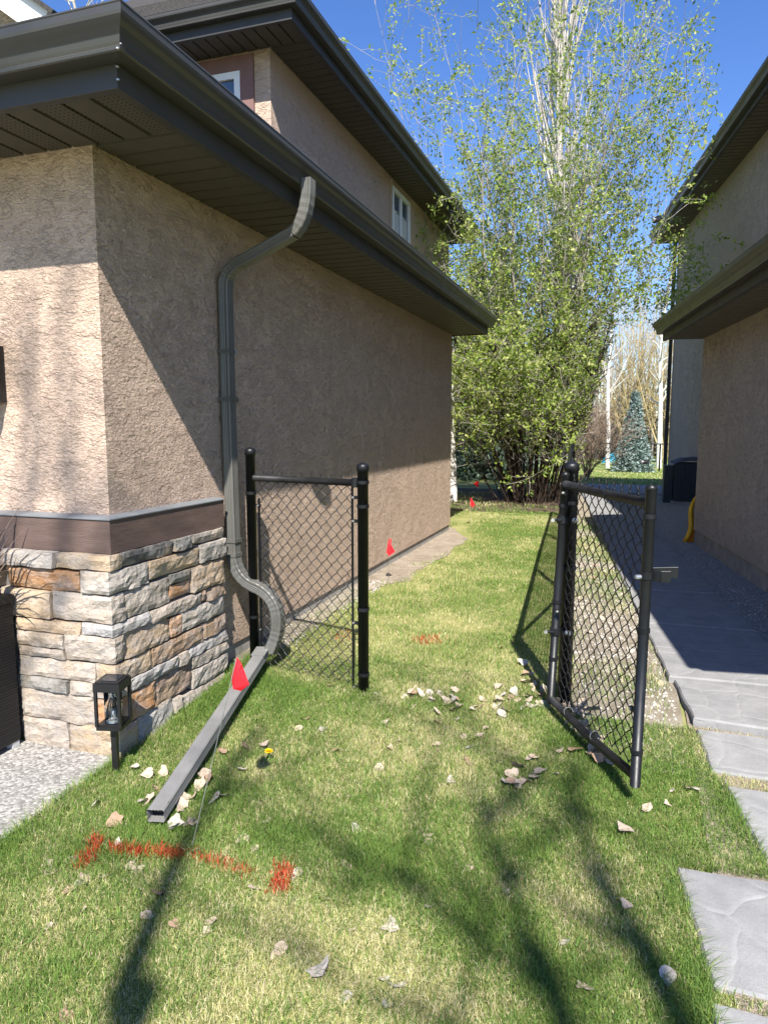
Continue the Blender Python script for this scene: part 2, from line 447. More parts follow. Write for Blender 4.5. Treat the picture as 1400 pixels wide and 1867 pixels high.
path = strip('path', yr(1.2, 17.0, .1), lambda y: PL(y) + .05 if y > 4.4 else .36 + max(0, 2.7 - y) * 0, lambda y: PR(y) - .04 if y > 4.4 else 1.05, .010, 'bare_soil')
tag(path, kind='structure')
def slab(pts, top, th=.06, name='paving_slab', seed=0, parent=path):
    """a slab from its four plan corners, eased edges and slightly uneven sides"""
    rng = random.Random(seed); c = sum((Vector((p[0], p[1], 0)) for p in pts), Vector()) / len(pts)
    ring = []
    n = len(pts)
    for i in range(n):
        a = Vector((pts[i][0], pts[i][1], 0)); b = Vector((pts[(i + 1) % n][0], pts[(i + 1) % n][1], 0))
        for q in range(5):
            p = a.lerp(b, q / 5)
            if q: p = p + (c - p).normalized() * rng.uniform(-.004, .006)
            ring.append(p)
    m = len(ring); v = []; f = []
    for ins, dz in ((0, -th), (0, -.010), (.008, 0)):
        for p in ring:
            q = p + (c - p).normalized() * ins
            v.append((q.x, q.y, (top(q.x, q.y) if callable(top) else top) + dz))
    for r in range(2):
        for i in range(m): f.append((r * m + i, r * m + (i + 1) % m, (r + 1) * m + (i + 1) % m, (r + 1) * m + i))
    f.append(tuple(2 * m + i for i in range(m)))
    return mesh_obj(name, v, f, 'paving_slab', parent)
yj = 4.36; k = 0
while yj < 16.4:
    y2 = yj + .585
    g = .006
    dz = random.uniform(-.004, .006)
    slab([(PL(yj) , yj + g), (PR(yj) - .02, yj + g + .03), (PR(y2) - .02, y2 - g + .03), (PL(y2), y2 - g)], .040 + dz, .07, seed=k); k += 1
    yj = y2
tilt = lambda z0, y0, s: (lambda x, y: z0 + (y - y0) * s)
slab([(.385, 3.79), (1.02, 3.74), (1.02, 4.345), (.325, 4.345)], .026, .085, seed=50)
slab([(.425, 3.35), (.98, 3.33), (.98, 3.735), (.395, 3.735)], lambda x, y: gz(y) + .026, .06, seed=51)
slab([(.555, 2.765), (1.10, 2.74), (1.10, 3.235), (.475, 3.235)], lambda x, y: gz(y) + .024, .06, seed=52)
slab([(.305, 2.10), (.98, 2.075), (.98, 2.66), (.238, 2.63)], lambda x, y: gz(y) + .022, .06, seed=53)
slab([(.30, 1.45), (.98, 1.43), (.98, 2.02), (.292, 2.03)], lambda x, y: gz(y) + .024, .06, seed=54)
pat = tag(strip('patio', yr(16.55, 20.2, .2), lambda y: -1.6, lambda y: 1.6, .008, 'bare_soil'), kind='structure')
for i in range(5):
    for j in range(6):
        x0 = -1.58 + i * .63; y0 = 16.6 + j * .6
        slab([(x0, y0), (x0 + .62, y0), (x0 + .62, y0 + .59), (x0, y0 + .59)], lambda x, y: gz(y) + .03, .05, seed=80 + i * 7 + j, parent=pat)

# ------------------------------------------------------------------ the left house
house = empty('house', (-2.37, 2.82, 0), 'tan stucco house with garage, ledgestone base and dark eaves on the left', 'house')
XW, YF, YB, ZS = -2.37, 2.82, 10.0, 2.80
b = MB()
b.box(-9, XW, YF, YB, .09, ZS + .03)
gw = b.build('garage_wall', 'stucco_tan', house)
gw.data.materials.append(MATS['stucco_tan_side'])      # same finish, relief deepened on the side face to brighten it in grazing sun
for p_ in gw.data.polygons:
    if p_.normal.x > .9: p_.material_index = 1
MB().box(-8.9, XW - .015, YF + .02, YB - .015, -.4, .09).build('foundation', 'foundation', house)
X2, Y2F, Y2B, Z2 = -3.72, 7.22, 15.3, 5.50
MB().box(-9.2, X2, Y2F, Y2B, .05, Z2 + .03).build('upper_wall', 'stucco_tan', house)
# belly band with metal flashing
band = MB().sweep([(-9, 2.735), (-2.30, 2.735), (-2.30, 3.75)], [(0, .895), (0, 1.058), (-.068, 1.058), (-.068, .895)]).build('belly_band', 'belly_band', house)
MB().sweep([(-9, 2.728), (-2.293, 2.728), (-2.293, 3.755)], [(0, 1.0585), (0, 1.064), (-.03, 1.069), (-.08, 1.073), (-.08, 1.0585)]).build('flashing', 'flashing', band)
# ledgestone veneer: every stone on its own
vene = MB().sweep([(-9, 2.775), (-2.335, 2.775), (-2.335, 3.69)], [(0, -.3), (0, .893), (-.034, .893), (-.034, -.3)]).build('stone_veneer', 'foundation', house)
PAL = {k_: (v_[0] * .78, v_[1] * .725, v_[2] * .665) for k_, v_ in dict(w=(.52, .50, .475), t=(.52, .42, .31), o=(.52, .30, .16), d=(.14, .145, .15), b=(.43, .445, .47), g=(.44, .41, .37), n=(.40, .295, .215), p=(.33, .25, .21), c=(.54, .44, .32), k=(.50, .455, .41), s=(.27, .28, .27)).items()}
_sn = [0]
def stone(x0, x1, y0, y1, z0, z1, c, out):
    """a rough block; out = which faces are hewn ('f' front, 's' side)"""
    _sn[0] += 1; sd = _sn[0] * 3.71
    rng = random.Random(_sn[0])
    def seg(a, n): return max(2, min(14, int(round(a / n))))
    nx, ny, nzv = seg(x1 - x0, .028), seg(y1 - y0, .028), seg(z1 - z0, .022)
    idx = {}; v = []; f = []
    tilt_a = rng.uniform(-.008, .008); tilt_b = rng.uniform(-.006, .006)
    def vert(i, j, k):
        key = (i, j, k)
        if key in idx: return idx[key]
        u = Vector((i / nx, j / ny, k / nzv))
        p = Vector((x0 + (x1 - x0) * u.x, y0 + (y1 - y0) * u.y, z0 + (z1 - z0) * u.z))
        nv = mnoise.noise(Vector((p.x * 13 + sd, p.y * 13, p.z * 17))) + .7 * mnoise.noise(Vector((p.x * 30, p.y * 30 + sd, p.z * 42)))
        nb = mnoise.noise(Vector((p.x * 9 + sd, p.y * 9 + sd, p.z * 30)))
        edge_z = 1 if (k == 0 or k == nzv) else 0
        if 'f' in out and j == 0:
            lim = (i == 0) or (i == nx and 's' not in out)
            p.y += -.010 * nv - tilt_a * (u.z - .5) * 2 - tilt_b * (u.x - .5) * 2 + (.007 + .004 * nb) * (edge_z or lim)
        if 's' in out and i == nx:
            lim = (j == ny) or (j == 0 and 'f' not in out)
            p.x += .010 * nv + tilt_a * (u.z - .5) * 2 - (.007 + .004 * nb) * (edge_z or lim)
        if k == 0: p.z += .001 + .0045 * nb
        if k == nzv: p.z -= .001 + .0045 * mnoise.noise(Vector((p.x * 12 + sd, p.y * 12, 4.1)))
        if i == 0 and 'f' in out: p.x += .001 + .0045 * mnoise.noise(Vector((p.z * 25, sd, 0)))
        if i == nx and 's' not in out: p.x -= .001 + .0045 * mnoise.noise(Vector((p.z * 25, sd, 8)))
        if j == 0 and 'f' not in out: p.y += .001 + .0045 * mnoise.noise(Vector((p.z * 25, sd, 3)))
        if j == ny and 's' in out: p.y -= .001 + .0045 * mnoise.noise(Vector((p.z * 25, sd, 6)))
        idx[key] = len(v); v.append(p); return idx[key]
    for i in range(nx):
        for j in range(ny):
            f.append((vert(i, j, 0), vert(i, j + 1, 0), vert(i + 1, j + 1, 0), vert(i + 1, j, 0)))
            f.append((vert(i, j, nzv), vert(i + 1, j, nzv), vert(i + 1, j + 1, nzv), vert(i, j + 1, nzv)))
    for i in range(nx):
        for k in range(nzv):
            f.append((vert(i, 0, k), vert(i + 1, 0, k), vert(i + 1, 0, k + 1), vert(i, 0, k + 1)))
            f.append((vert(i, ny, k), vert(i, ny, k + 1), vert(i + 1, ny, k + 1), vert(i + 1, ny, k)))
    for j in range(ny):
        for k in range(nzv):
            f.append((vert(0, j, k), vert(0, j, k + 1), vert(0, j + 1, k + 1), vert(0, j + 1, k)))
            f.append((vert(nx, j, k), vert(nx, j + 1, k), vert(nx, j + 1, k + 1), vert(nx, j, k + 1)))
    o = mesh_obj('stone', v, f, 'ledgestone', vene, False)
    cc = PAL[c]; q = rng.uniform(.9, 1.1)
    o.color = (cc[0] * q, cc[1] * q, cc[2] * q, 1)
    return o
def FS(x0, x1, z0, z1, c): stone(x0, x1, 2.69 + random.uniform(-.012, .012), 2.79, z0, z1, c, 'f')
def SS(y0, y1, z0, z1, c): stone(-2.36, -2.27 + random.uniform(-.014, .012), y0, y1, z0, z1, c, 's')
def CS(x0, y1, z0, z1, c): stone(x0, -2.268 + random.uniform(-.008, .008), 2.69 + random.uniform(-.008, .008), y1, z0, z1, c, 'fs')
for a in ((-2.94, -2.605, .815, .893, 'w'), (-2.915, -2.457, .703, .808, 'o'), (-2.955, -2.642, .557, .697, 'c'), (-2.863, -2.464, .492, .552, 't'),
          (-2.863, -2.568, .413, .486, 'g'), (-2.864, -2.568, .358, .408, 'k'), (-2.868, -2.402, .255, .352, 'k'), (-2.876, -2.562, .188, .250, 's'),
          (-2.868, -2.412, .036, .183, 'k'), (-2.874, -2.582, -.16, .031, 'k')): FS(*a)
for a in ((-2.597, 2.785, .820, .893, 'c'), (-2.450, 2.985, .705, .814, 'w'), (-2.634, 2.792, .563, .700, 'k'), (-2.458, 2.980, .500, .557, 'b'),
          (-2.560, 2.765, .363, .494, 'k'), (-2.394, 2.978, .258, .357, 'c'), (-2.552, 2.800, .188, .252, 'k'), (-2.404, 2.990, .045, .182, 'o'), (-2.575, 2.838, -.17, .038, 'c')): CS(*a)
for a in ((2.795, 3.190, .820, .893, 'd'), (3.198, 3.355, .830, .893, 's'), (3.363, 3.712, .833, .893, 'g'), (2.993, 3.440, .716, .814, 'c'), (3.448, 3.722, .722, .827, 'w'),
          (2.800, 3.158, .563, .700, 'g'), (3.166, 3.350, .655, .710, 's'), (3.166, 3.350, .574, .648, 'o'), (3.360, 3.690, .566, .712, 't'),
          (2.988, 3.438, .488, .555, 'k'), (3.446, 3.490, .500, .560, 'o'), (3.498, 3.688, .490, .560, 'n'),
          (2.773, 3.135, .365, .494, 't'), (3.143, 3.236, .370, .475, 'o'), (3.244, 3.675, .372, .482, 'w'),
          (2.986, 3.440, .262, .357, 'n'), (3.448, 3.708, .270, .364, 'n'), (2.808, 3.198, .190, .254, 'b'), (3.206, 3.288, .186, .256, 'k'), (3.296, 3.712, .200, .262, 'b'),
          (3.336, 3.710, .125, .193, 'g'), (2.998, 3.328, .030, .180, 'p'), (3.336, 3.704, .010, .118, 'w'), (2.846, 3.140, -.16, .036, 'b'), (3.148, 3.222, -.06, .022, 'g'),
          (3.230, 3.660, -.068, .002, 'g'), (3.148, 3.64, -.17, -.074, 'k')): SS(*a)
for j, (z0, z1) in enumerate(((.80, .893), (.69, .79), (.55, .68), (.42, .54), (.26, .41), (.10, .25), (-.16, .09))):   # beyond the planter
    x = -2.96 - .03 * (j % 2)
    while x > -4.6:
        w = random.uniform(.25, .5); FS(x - w, x - .008, z0, z1, random.choice('wktocg')); x -= w

# eaves -------------------------------------------------------
def soffit_run(parent, name, A, B, inward, width, mats, pitch=.14, z=2.8, thick=.012, drop=0.0):
    """A->B runs along the fascia; every strip reaches `width` inward to the wall"""
    A = Vector((*A, 0)); B = Vector((*B, 0)); d = (B - A); n = int(d.length / pitch); d = d / n; iv = Vector((*inward, 0)).normalized() * width
    root = None
    me = {}
    zz = Vector((0, 0, z))
    back = MB(); back.poly([A + zz + Vector((0, 0, .022)), B + zz + Vector((0, 0, .022)), B + iv + zz + Vector((0, 0, .022)), A + iv + zz + Vector((0, 0, .022))])
    root = back.build(name, 'black_coat', parent)  # black backing sheet paints in the shade between the strips
    u = d.normalized()
    g = .013
    for i in range(n):
        m = mats[i % len(mats)]
        if m not in me:
            bb = MB()
            pr = [(g, .020), (g + .004, 0), (d.length - .004, 0), (d.length - .001, .020)]
            P = [u * a + Vector((0, 0, h)) for a, h in pr] + [u * a + Vector((0, 0, h)) + iv for a, h in pr]
            bb.v = P; bb.f = [(0, 4, 5, 1), (1, 5, 6, 2), (2, 6, 7, 3), (0, 1, 2, 3), (7, 6, 5, 4)]
            msh = bpy.data.meshes.new('soffit_strip'); msh.from_pydata([tuple(p) for p in bb.v], [], bb.f); msh.materials.append(MATS[m]); me[m] = msh
        o = bpy.data.objects.new('soffit_strip', me[m]); col.objects.link(o); o.parent = root
        o.location = A + d * i + zz - wloc(root)
    return root
KPROF = [(0, 0), (.070, 0), (.076, .004), (.078, .014), (.074, .019), (.078, .030), (.084, .052), (.096, .070), (.112, .082), (.122, .094), (.125, .105), (.125, .128), (.128, .132), (.126, .138), (.117, .138), (.116, .130), (.120, .126), (.119, .106), (.105, .086), (.080, .056), (.070, .006), (.004, .006), (.004, .135), (0, .135)]
def gutter(parent, path2, zb, mat='gutter_metal', scale=1.0):
    g = MB(); prof = [(o * scale, zb + z * scale) for o, z in KPROF]
    g.sweep(path2, prof, True, True); return g.build('gutter', mat, parent)
fx, fy = -1.87, 2.38
MB().sweep([(-9.3, fy), (fx, fy), (fx, 10.05)], [(0, 2.775), (0, 3.0), (-.025, 3.0), (-.025, 2.783), (-.04, 2.783), (-.04, 2.775)]).build('fascia', 'fascia_metal', house)
gutter(house, [(-9.3, fy - .002), (fx + .002, fy - .002), (fx + .002, 10.05)], 2.862)
soffit_run(house, 'soffit', (fx - .028, 2.83), (fx - .028, 10.03), (-1, 0), .475, ['soffit'], .14, 2.787)
soffit_run(house, 'soffit', (fx - .03, fy + .028), (-6.6, fy + .028), (0, 1), .415, ['soffit_perforated', 'soffit'], .14, 2.787)
MB().box(-9, fx - .03, 10.02, 10.04, 2.775, 3.0).build('fascia', 'fascia_metal', house)
# drop outlet seam and corner rivets
for (x, y, z) in ((-1.80, 2.300, 2.866), (-1.795, 2.31, 2.885), (-1.862, 2.373, 2.80), (-1.862, 2.373, 2.845)):
    MB().lathe((x, y, z - .003), [(.002, 0), (.006, .001), (.006, .005), (.002, .006)], 8).build('rivet', 'bolt_zinc', house)
zE = 2.985
rf = MB()
sl = .40
hz = lambda y: zE + (y - 2.33) * sl
rf.poly([(-1.80, 2.30, zE), (-1.80, 10.06, zE), (-3.74, 10.06, zE + 1.94 * sl), (-3.74, 4.24, zE + 1.94 * sl)])
rf.poly([(-3.74, 4.24, zE + 1.94 * sl), (-3.74, 7.24, zE + 1.94 * sl), (-6.74, 7.24, zE + 4.94 * sl)])
rf.poly([(-1.80, 2.30, zE), (-3.74, 4.24, zE + 1.94 * sl), (-6.74, 7.24, zE + 4.94 * sl), (-9.4, 7.24, zE + 4.94 * sl), (-9.4, 2.30, zE)])
rf.build('garage_roof', 'roof_shingle', house)
# second floor eaves
f2x, f2y = X2 + .47, Y2F - .44
MB().sweep([(-9.6, f2y), (f2x, f2y), (f2x, 15.75)], [(0, Z2 - .03), (0, Z2 + .19), (-.025, Z2 + .19), (-.025, Z2 - .022), (-.04, Z2 - .022), (-.04, Z2 - .03)]).build('fascia', 'fascia_metal', house)
gutter(house, [(-9.6, f2y - .002), (f2x + .002, f2y - .002), (f2x + .002, 15.75)], Z2 + .07, 'gutter_upper')
soffit_run(house, 'soffit', (f2x - .03, Y2F + .02), (f2x - .03, 15.7), (-1, 0), .45, ['soffit'], .14, Z2 - .012)
soffit_run(house, 'soffit', (f2x - .03, f2y + .03), (-7.4, f2y + .03), (0, 1), .42, ['soffit', 'soffit'], .14, Z2 - .012)
MB().box(-9.2, f2x - .03, 15.72, 15.745, Z2 - .03, Z2 + .19).build('fascia', 'fascia_metal', house)
z2e = Z2 + .205; ps = .74
up = MB()
ax, ay, by = f2x + .09, f2y - .09, 15.82
rh = (ax + 9.6) / 2
up.poly([(ax, ay, z2e), (ax, by, z2e), (ax - rh, by - rh, z2e + rh * ps), (ax - rh, ay + rh, z2e + rh * ps)])
up.poly([(ax, ay, z2e), (ax - rh, ay + rh, z2e + rh * ps), (-9.6, ay, z2e)])
up.poly([(ax, by, z2e), (-9.6, by, z2e), (ax - rh, by - rh, z2e + rh * ps)])
uroof = up.build('upper_roof', 'roof_shingle', house)
for j in range(9):                        # lower courses of shingles, each course with its butt edge
    x0 = ax - .14 * j; y0 = ay + .14 * j; zz = z2e + .14 * j * ps
    w = []
    c = MB(); c.sweep([(-9.2, y0), (x0, y0), (x0, by - .14 * j)], [(.012, zz + .002), (.012, zz + .016), (-.15, zz + .15 * ps + .010), (-.15, zz + .15 * ps + .002)])
    c.build('shingle_course', 'roof_shingle', uroof)
vp = at_y(457, 8, 8.6)
MB().lathe((vp.x, vp.y, vp.z - .5), [(.05, 0), (.05, 1.3), (.035, 1.32)], 14).build('vent_pipe', 'vent_steel', uroof)
# windows
def window(parent, A, B, z0, z1, nrm, fr=.055, bars=1, mull=0, hbars=(), frame_mat='window_white', curtain=False):
    A = Vector((*A, 0)); B = Vector((*B, 0)); n = Vector((*nrm, 0)); u = (B - A).normalized(); w = (B - A).length
    def bx(mb, a0, a1, h0, h1, d0, d1):
        P = [A + u * a + n * d + Vector((0, 0, h)) for h in (h0, h1) for d in (d0, d1) for a in (a0, a1)]
        i = len(mb.v); mb.v += P
        mb.f += [tuple(i + k for k in q) for q in ((0, 2, 3, 1), (4, 5, 7, 6), (0, 1, 5, 4), (2, 6, 7, 3), (0, 4, 6, 2), (1, 3, 7, 5))]
    fm = MB()
    bx(fm, 0, w, z0, z0 + fr, -.02, .035); bx(fm, 0, w, z1 - fr, z1, -.02, .035); bx(fm, 0, fr, z0 + fr, z1 - fr, -.02, .035); bx(fm, w - fr, w, z0 + fr, z1 - fr, -.02, .035)
    win = fm.build('window', frame_mat, parent)
    xs = [fr] + [w * (i + 1) / (mull + 1) for i in range(mull)] + [w - fr]
    for i in range(len(xs) - 1):
        p = MB(); bx(p, xs[i] + (.03 if i else 0), xs[i + 1] - (.03 if i < len(xs) - 2 else 0), z0 + fr, z1 - fr, .001, .006); p.build('pane', 'window_glass', win)
        if curtain:
            p = MB(); ww = xs[i + 1] - xs[i]; bx(p, xs[i] + .04, xs[i] + ww * .8, z0 + fr, z0 + fr + (z1 - z0) * .62, .007, .009); p.build('curtain', 'curtain', win)
    for i in range(1, len(xs) - 1):
        p = MB(); bx(p, xs[i] - .03, xs[i] + .03, z0 + fr, z1 - fr, -.01, .03); p.build('mullion', frame_mat, win)
    for k in range(bars):
        a = fr + (w - 2 * fr) * (k + 1) / (bars + 1); p = MB(); bx(p, a - .008, a + .008, z0 + fr, z1 - fr, .007, .013); p.build('grille_bar', frame_mat, win)
    for h in hbars:
        p = MB(); bx(p, fr, w - fr, h - .008, h + .008, .0075, .0135); p.build('grille_bar', frame_mat, win)
    return win
window(house, (-5.30, Y2F), (-4.07, Y2F), 4.10, 5.30, (0, -1), .07, 3, 0, (4.93, 4.55))
tm = MB(); tm.box(-5.45, -3.91, Y2F - .03, Y2F + .01, 5.30, 5.455).box(-4.07, -3.91, Y2F - .03, Y2F + .01, 4.10, 5.30).box(-5.45, -5.30, Y2F - .03, Y2F + .01, 4.10, 5.30)
tm.build('window_surround', 'trim_plum', house)
window(house, (X2, 11.33), (X2, 12.32), 4.20, 5.36, (1, 0), .07, 0, 1, (), 'window_white', True)
for _a, _b in ((11.24, 11.325), (12.325, 12.41)): MB().box(X2 - .01, X2 + .028, _a, _b, 4.15, 5.42).build('window_surround', 'stucco_cream', house)
# front gable above the garage door, its rake in white
gy = 5.0
g1 = MB(); g1.poly([(-9, gy, 3.9), (-4.85, gy, 3.9), (-4.85, gy, 4.80), (-6.4, gy, 5.9), (-9, gy, 5.9)]); g1.build('gable_wall', 'stucco_cream', house)
rk = MB(); rk.loop_box((-4.42, gy - .22, 4.62), (-6.4, gy - .22, 6.05), .03, .20).build('rake_board', 'white_trim', house)
MB().poly([(-4.42, gy - .24, 4.54), (-4.42, gy + .3, 4.54), (-6.4, gy + .3, 5.97), (-6.4, gy - .24, 5.97)]).build('gable_soffit', 'white_trim', house)
MB().loop_box((-4.28, gy - .05, 4.66), (-6.4, gy - .05, 6.19), .46, .035).build('gable_roof', 'roof_shingle', house)
MB().box(-5.35, -5.09, gy - .02, gy + .02, 4.93, 5.4).build('gable_vent', 'foundation', house)

# downspout: ribbed box pipe in the plane y = 3.87 --------------------------------
DY = 3.87
def box_pipe(name, pts, w, d, mat, parent, crimp=(), ribs=True, yaxis=Vector((0, 1, 0)), cap_end=False):
    """pts: centre line; section w (along yaxis) x d; crimp: index ranges with elbow pleats"""
    sec = []
    def edge(a, b):
        A = Vector(a); B = Vector(b); out = []
        n = 9
        for i in range(n):
            p = A.lerp(B, (i + .5) / n)
            if ribs and i in (2, 4, 6): p = p * .93
            out.append(p)
        return out
    h, q = w / 2, d / 2
    c = .006
    sec = [Vector((-h + c, -q))] + edge((-h + c, -q), (h - c, -q)) + [Vector((h - c, -q)), Vector((h, -q + c))] + edge((h, -q + c), (h, q - c)) + [Vector((h, q - c)), Vector((h - c, q))] + edge((h - c, q), (-h + c, q)) + [Vector((-h + c, q)), Vector((-h, q - c))] + edge((-h, q - c), (-h, -q + c)) + [Vector((-h, -q + c))]
    m = len(sec); v = []; f = []
    for j, p in enumerate(pts):
        dd = (pts[min(j + 1, len(pts) - 1)] - pts[max(j - 1, 0)]).normalized()
        ya = (yaxis - dd * yaxis.dot(dd)).normalized()
        na = dd.cross(ya).normalized(); k = 1.0
        for (a, b2) in crimp:
            if a <= j <= b2: k = 1.0 if j % 2 else .948
        for s2 in sec: v.append(p + ya * s2.x * k + na * s2.y * k)
    for j in range(len(pts) - 1):
        for i in range(m): f.append((j * m + i, j * m + (i + 1) % m, (j + 1) * m + (i + 1) % m, (j + 1) * m + i))
    return mesh_obj(name, v, f, mat, parent)
def arc(a, b, c, n):
    a, b, c = Vector(a), Vector(b), Vector(c)
    return [a * (1 - t) ** 2 + b * 2 * t * (1 - t) + c * t * t for t in [i / n for i in range(n + 1)]]
def V3(x, z): return Vector((x, DY, z))
ds = box_pipe('downspout', [V3(-2.322, 2.36), V3(-2.322, 1.6), V3(-2.312, .70)], .078, .066, 'downspout', house)
box_pipe('elbow', arc(V3(-1.768, 2.90), V3(-1.762, 2.685), V3(-1.86, 2.615), 14), .078, .066, 'downspout', ds, [(3, 12)])
box_pipe('connector', [V3(-1.86, 2.615), V3(-2.20, 2.478)], .076, .064, 'downspout', ds)
box_pipe('elbow', arc(V3(-2.20, 2.478), V3(-2.322, 2.43), V3(-2.322, 2.34), 14), .080, .068, 'downspout', ds, [(2, 11)])
box_pipe('elbow', arc(V3(-2.312, .72), V3(-2.312, .55), V3(-2.16, .505), 14), .080, .068, 'downspout', ds, [(3, 12)])
box_pipe('elbow', arc(V3(-2.165, .507), V3(-2.005, .455), V3(-2.008, .29), 18), .082, .070, 'downspout', ds, [(2, 15)])
box_pipe('elbow', arc(V3(-2.008, .295), V3(-2.008, .20), Vector((-2.05, 3.83, .10)), 12), .080, .068, 'downspout', ds, [(3, 8)])
for z in (1.955, .79, .70): MB().box(-2.362, -2.282 if z > 1 else -2.274, DY - .043, DY + .043, z - .012, z + .012).build('strap', 'downspout', ds)
MB().box(-2.366, -2.283, DY - .043, DY + .043, 1.655, 1.683).box(-2.366, -2.362, DY + .043, DY + .19, 1.655, 1.683).build('strap', 'downspout', ds)
MB().box(-2.286, -2.277, DY + .036, DY + .046, 1.94, 1.975).build('buckle', 'bolt_zinc', ds)
ext_a = Vector((-2.085, 3.80, .10)); ext_b = Vector((-1.745, 2.265, -.070))
ext = empty('downspout_extension', (ext_b.x, ext_b.y, gz(ext_b.y)), 'grey metal downspout extension lying slanted across the grass', 'drain pipe')
ed = (ext_b - ext_a).normalized()
xa = Vector((1, 0, 0))
box_pipe('pipe', [ext_a, ext_a.lerp(ext_b, .5), ext_b], .074, .056, 'extension_grey', ext, (), True, xa)
na = ed.cross((xa - ed * xa.dot(ed)).normalized())
if na.z < 0: na = -na
MB().loop_box(ext_a + na * .030 - ed * .03, ext_a + na * .030 + ed * .10, .086, .003, na).build('hinge_flap', 'extension_grey', ext)
MB().loop_box(ext_a - na * .02 + ed * .05, ext_a - na * .02 + ed * .055, .07, .035, na).build('mouth_shade', 'black_coat', ext)  # black plugs stand in for the shade inside the open pipe ends
MB().loop_box(ext_b - ed * .06 + na * .0, ext_b - ed * .05, .070, .052, na).build('mouth_shade', 'black_coat', ext)

# ------------------------------------------------------------------ the right house
hr = empty('house', (1.2, 7, 0), 'grey stucco house in shade with dark eaves on the right', 'house')
RA = Vector((1.258, 6.921, 0)); RD = Vector((-.1353, .9908, 0)); RN = Vector((-.9908, -.1353, 0))
def RW(s, o, z=0): return RA + RD * s + RN * o + Vector((0, 0, z))
def rbox(s0, s1, o0, o1, z0, z1, mb=None):
    mb = mb or MB(); i = len(mb.v)
    mb.v += [RW(s, o, z) for z in (z0, z1) for s in (s0, s1) for o in (o0, o1)]
    mb.f += [tuple(i + k for k in q) for q in ((0, 2, 3, 1), (4, 5, 7, 6), (0, 1, 5, 4), (2, 6, 7, 3), (0, 4, 6, 2), (1, 3, 7, 5))]
    return mb
RZ = 2.59
rbox(-4.10, 2.85, -7, 0, .20, RZ + .02).build('garage_wall', 'stucco_grey', hr)
rbox(-4.08, 2.83, -6.9, -.02, -.4, .20).build('foundation', 'foundation', hr)
rbox(-2.5, 11.5, -9, -1.31, .15, 5.92).build('upper_wall', 'stucco_grey', hr)
def xy(p): return (p.x, p.y)
fp = [xy(RW(2.92, .47)), xy(RW(-4.55, .47)), xy(RW(-4.55, -7))]
MB().sweep(fp, [(0, RZ - .02), (0, RZ + .19), (-.025, RZ + .19), (-.025, RZ - .012), (-.04, RZ - .012), (-.04, RZ - .02)]).build('fascia', 'fascia_metal', hr)
gutter(hr, [xy(RW(2.92, .472)), xy(RW(-4.552, .472)), xy(RW(-4.552, -7))], RZ + .06, 'gutter_metal')
soffit_run(hr, 'soffit', xy(RW(2.90, .44)), xy(RW(-4.5, .44)), (-RN.x, -RN.y), .44, ['soffit_pale'], .14, RZ - .008)
soffit_run(hr, 'soffit', xy(RW(-4.52, .0)), xy(RW(-4.52, -3)), (RD.x, RD.y), .42, ['soffit_pale'], .14, RZ - .008)
rr = MB(); q = RZ + .185
rr.poly([RW(2.95, .54, q), RW(-4.63, .54, q), RW(-2.75, -1.34, q + .75), RW(2.95, -1.34, q + .75)])
rr.poly([RW(-4.63, .54, q), RW(-4.63, -8, q), RW(-2.45, -8, q + .85), RW(-2.45, -1.6, q + .85), RW(-2.75, -1.34, q + .75)])
rr.build('garage_roof', 'roof_shingle', hr)
U = 5.90
fp = [xy(RW(11.98, -8)), xy(RW(11.98, -.85)), xy(RW(-3, -.85))]
MB().sweep([xy(RW(11.98, -8)), xy(RW(11.98, -.85)), xy(RW(-3, -.85))], [(0, U - .02), (0, U + .19), (-.025, U + .19), (-.025, U - .012), (-.04, U - .012), (-.04, U - .02)][::1]).build('fascia', 'fascia_metal', hr)
gutter(hr, [xy(RW(11.98, -.848)), xy(RW(-3, -.848))], U + .06, 'gutter_upper')
soffit_run(hr, 'soffit', xy(RW(11.95, -.88)), xy(RW(-2.9, -.88)), (-RN.x, -RN.y), .45, ['soffit_pale'], .14, U - .008)
soffit_run(hr, 'soffit', xy(RW(11.95, -1.32)), xy(RW(11.95, -4)), (-RD.x, -RD.y), .42, ['soffit_pale'], .14, U - .008)
rr = MB(); q = U + .2
rr.poly([RW(12.1, -.74, q), RW(-3, -.74, q), RW(-3, -5, q + 2.2), RW(7.9, -5, q + 2.2)])
rr.poly([RW(12.1, -.74, q), RW(7.9, -5, q + 2.2), RW(12.1, -9, q)])
rr.build('upper_roof', 'roof_shingle', hr)
p0 = RW(11.52, -1.26); MB().box(p0.x - .05, p0.x + .035, p0.y - .04, p0.y + .04, .1, 5.9).build('downspout', 'fascia_metal', hr)

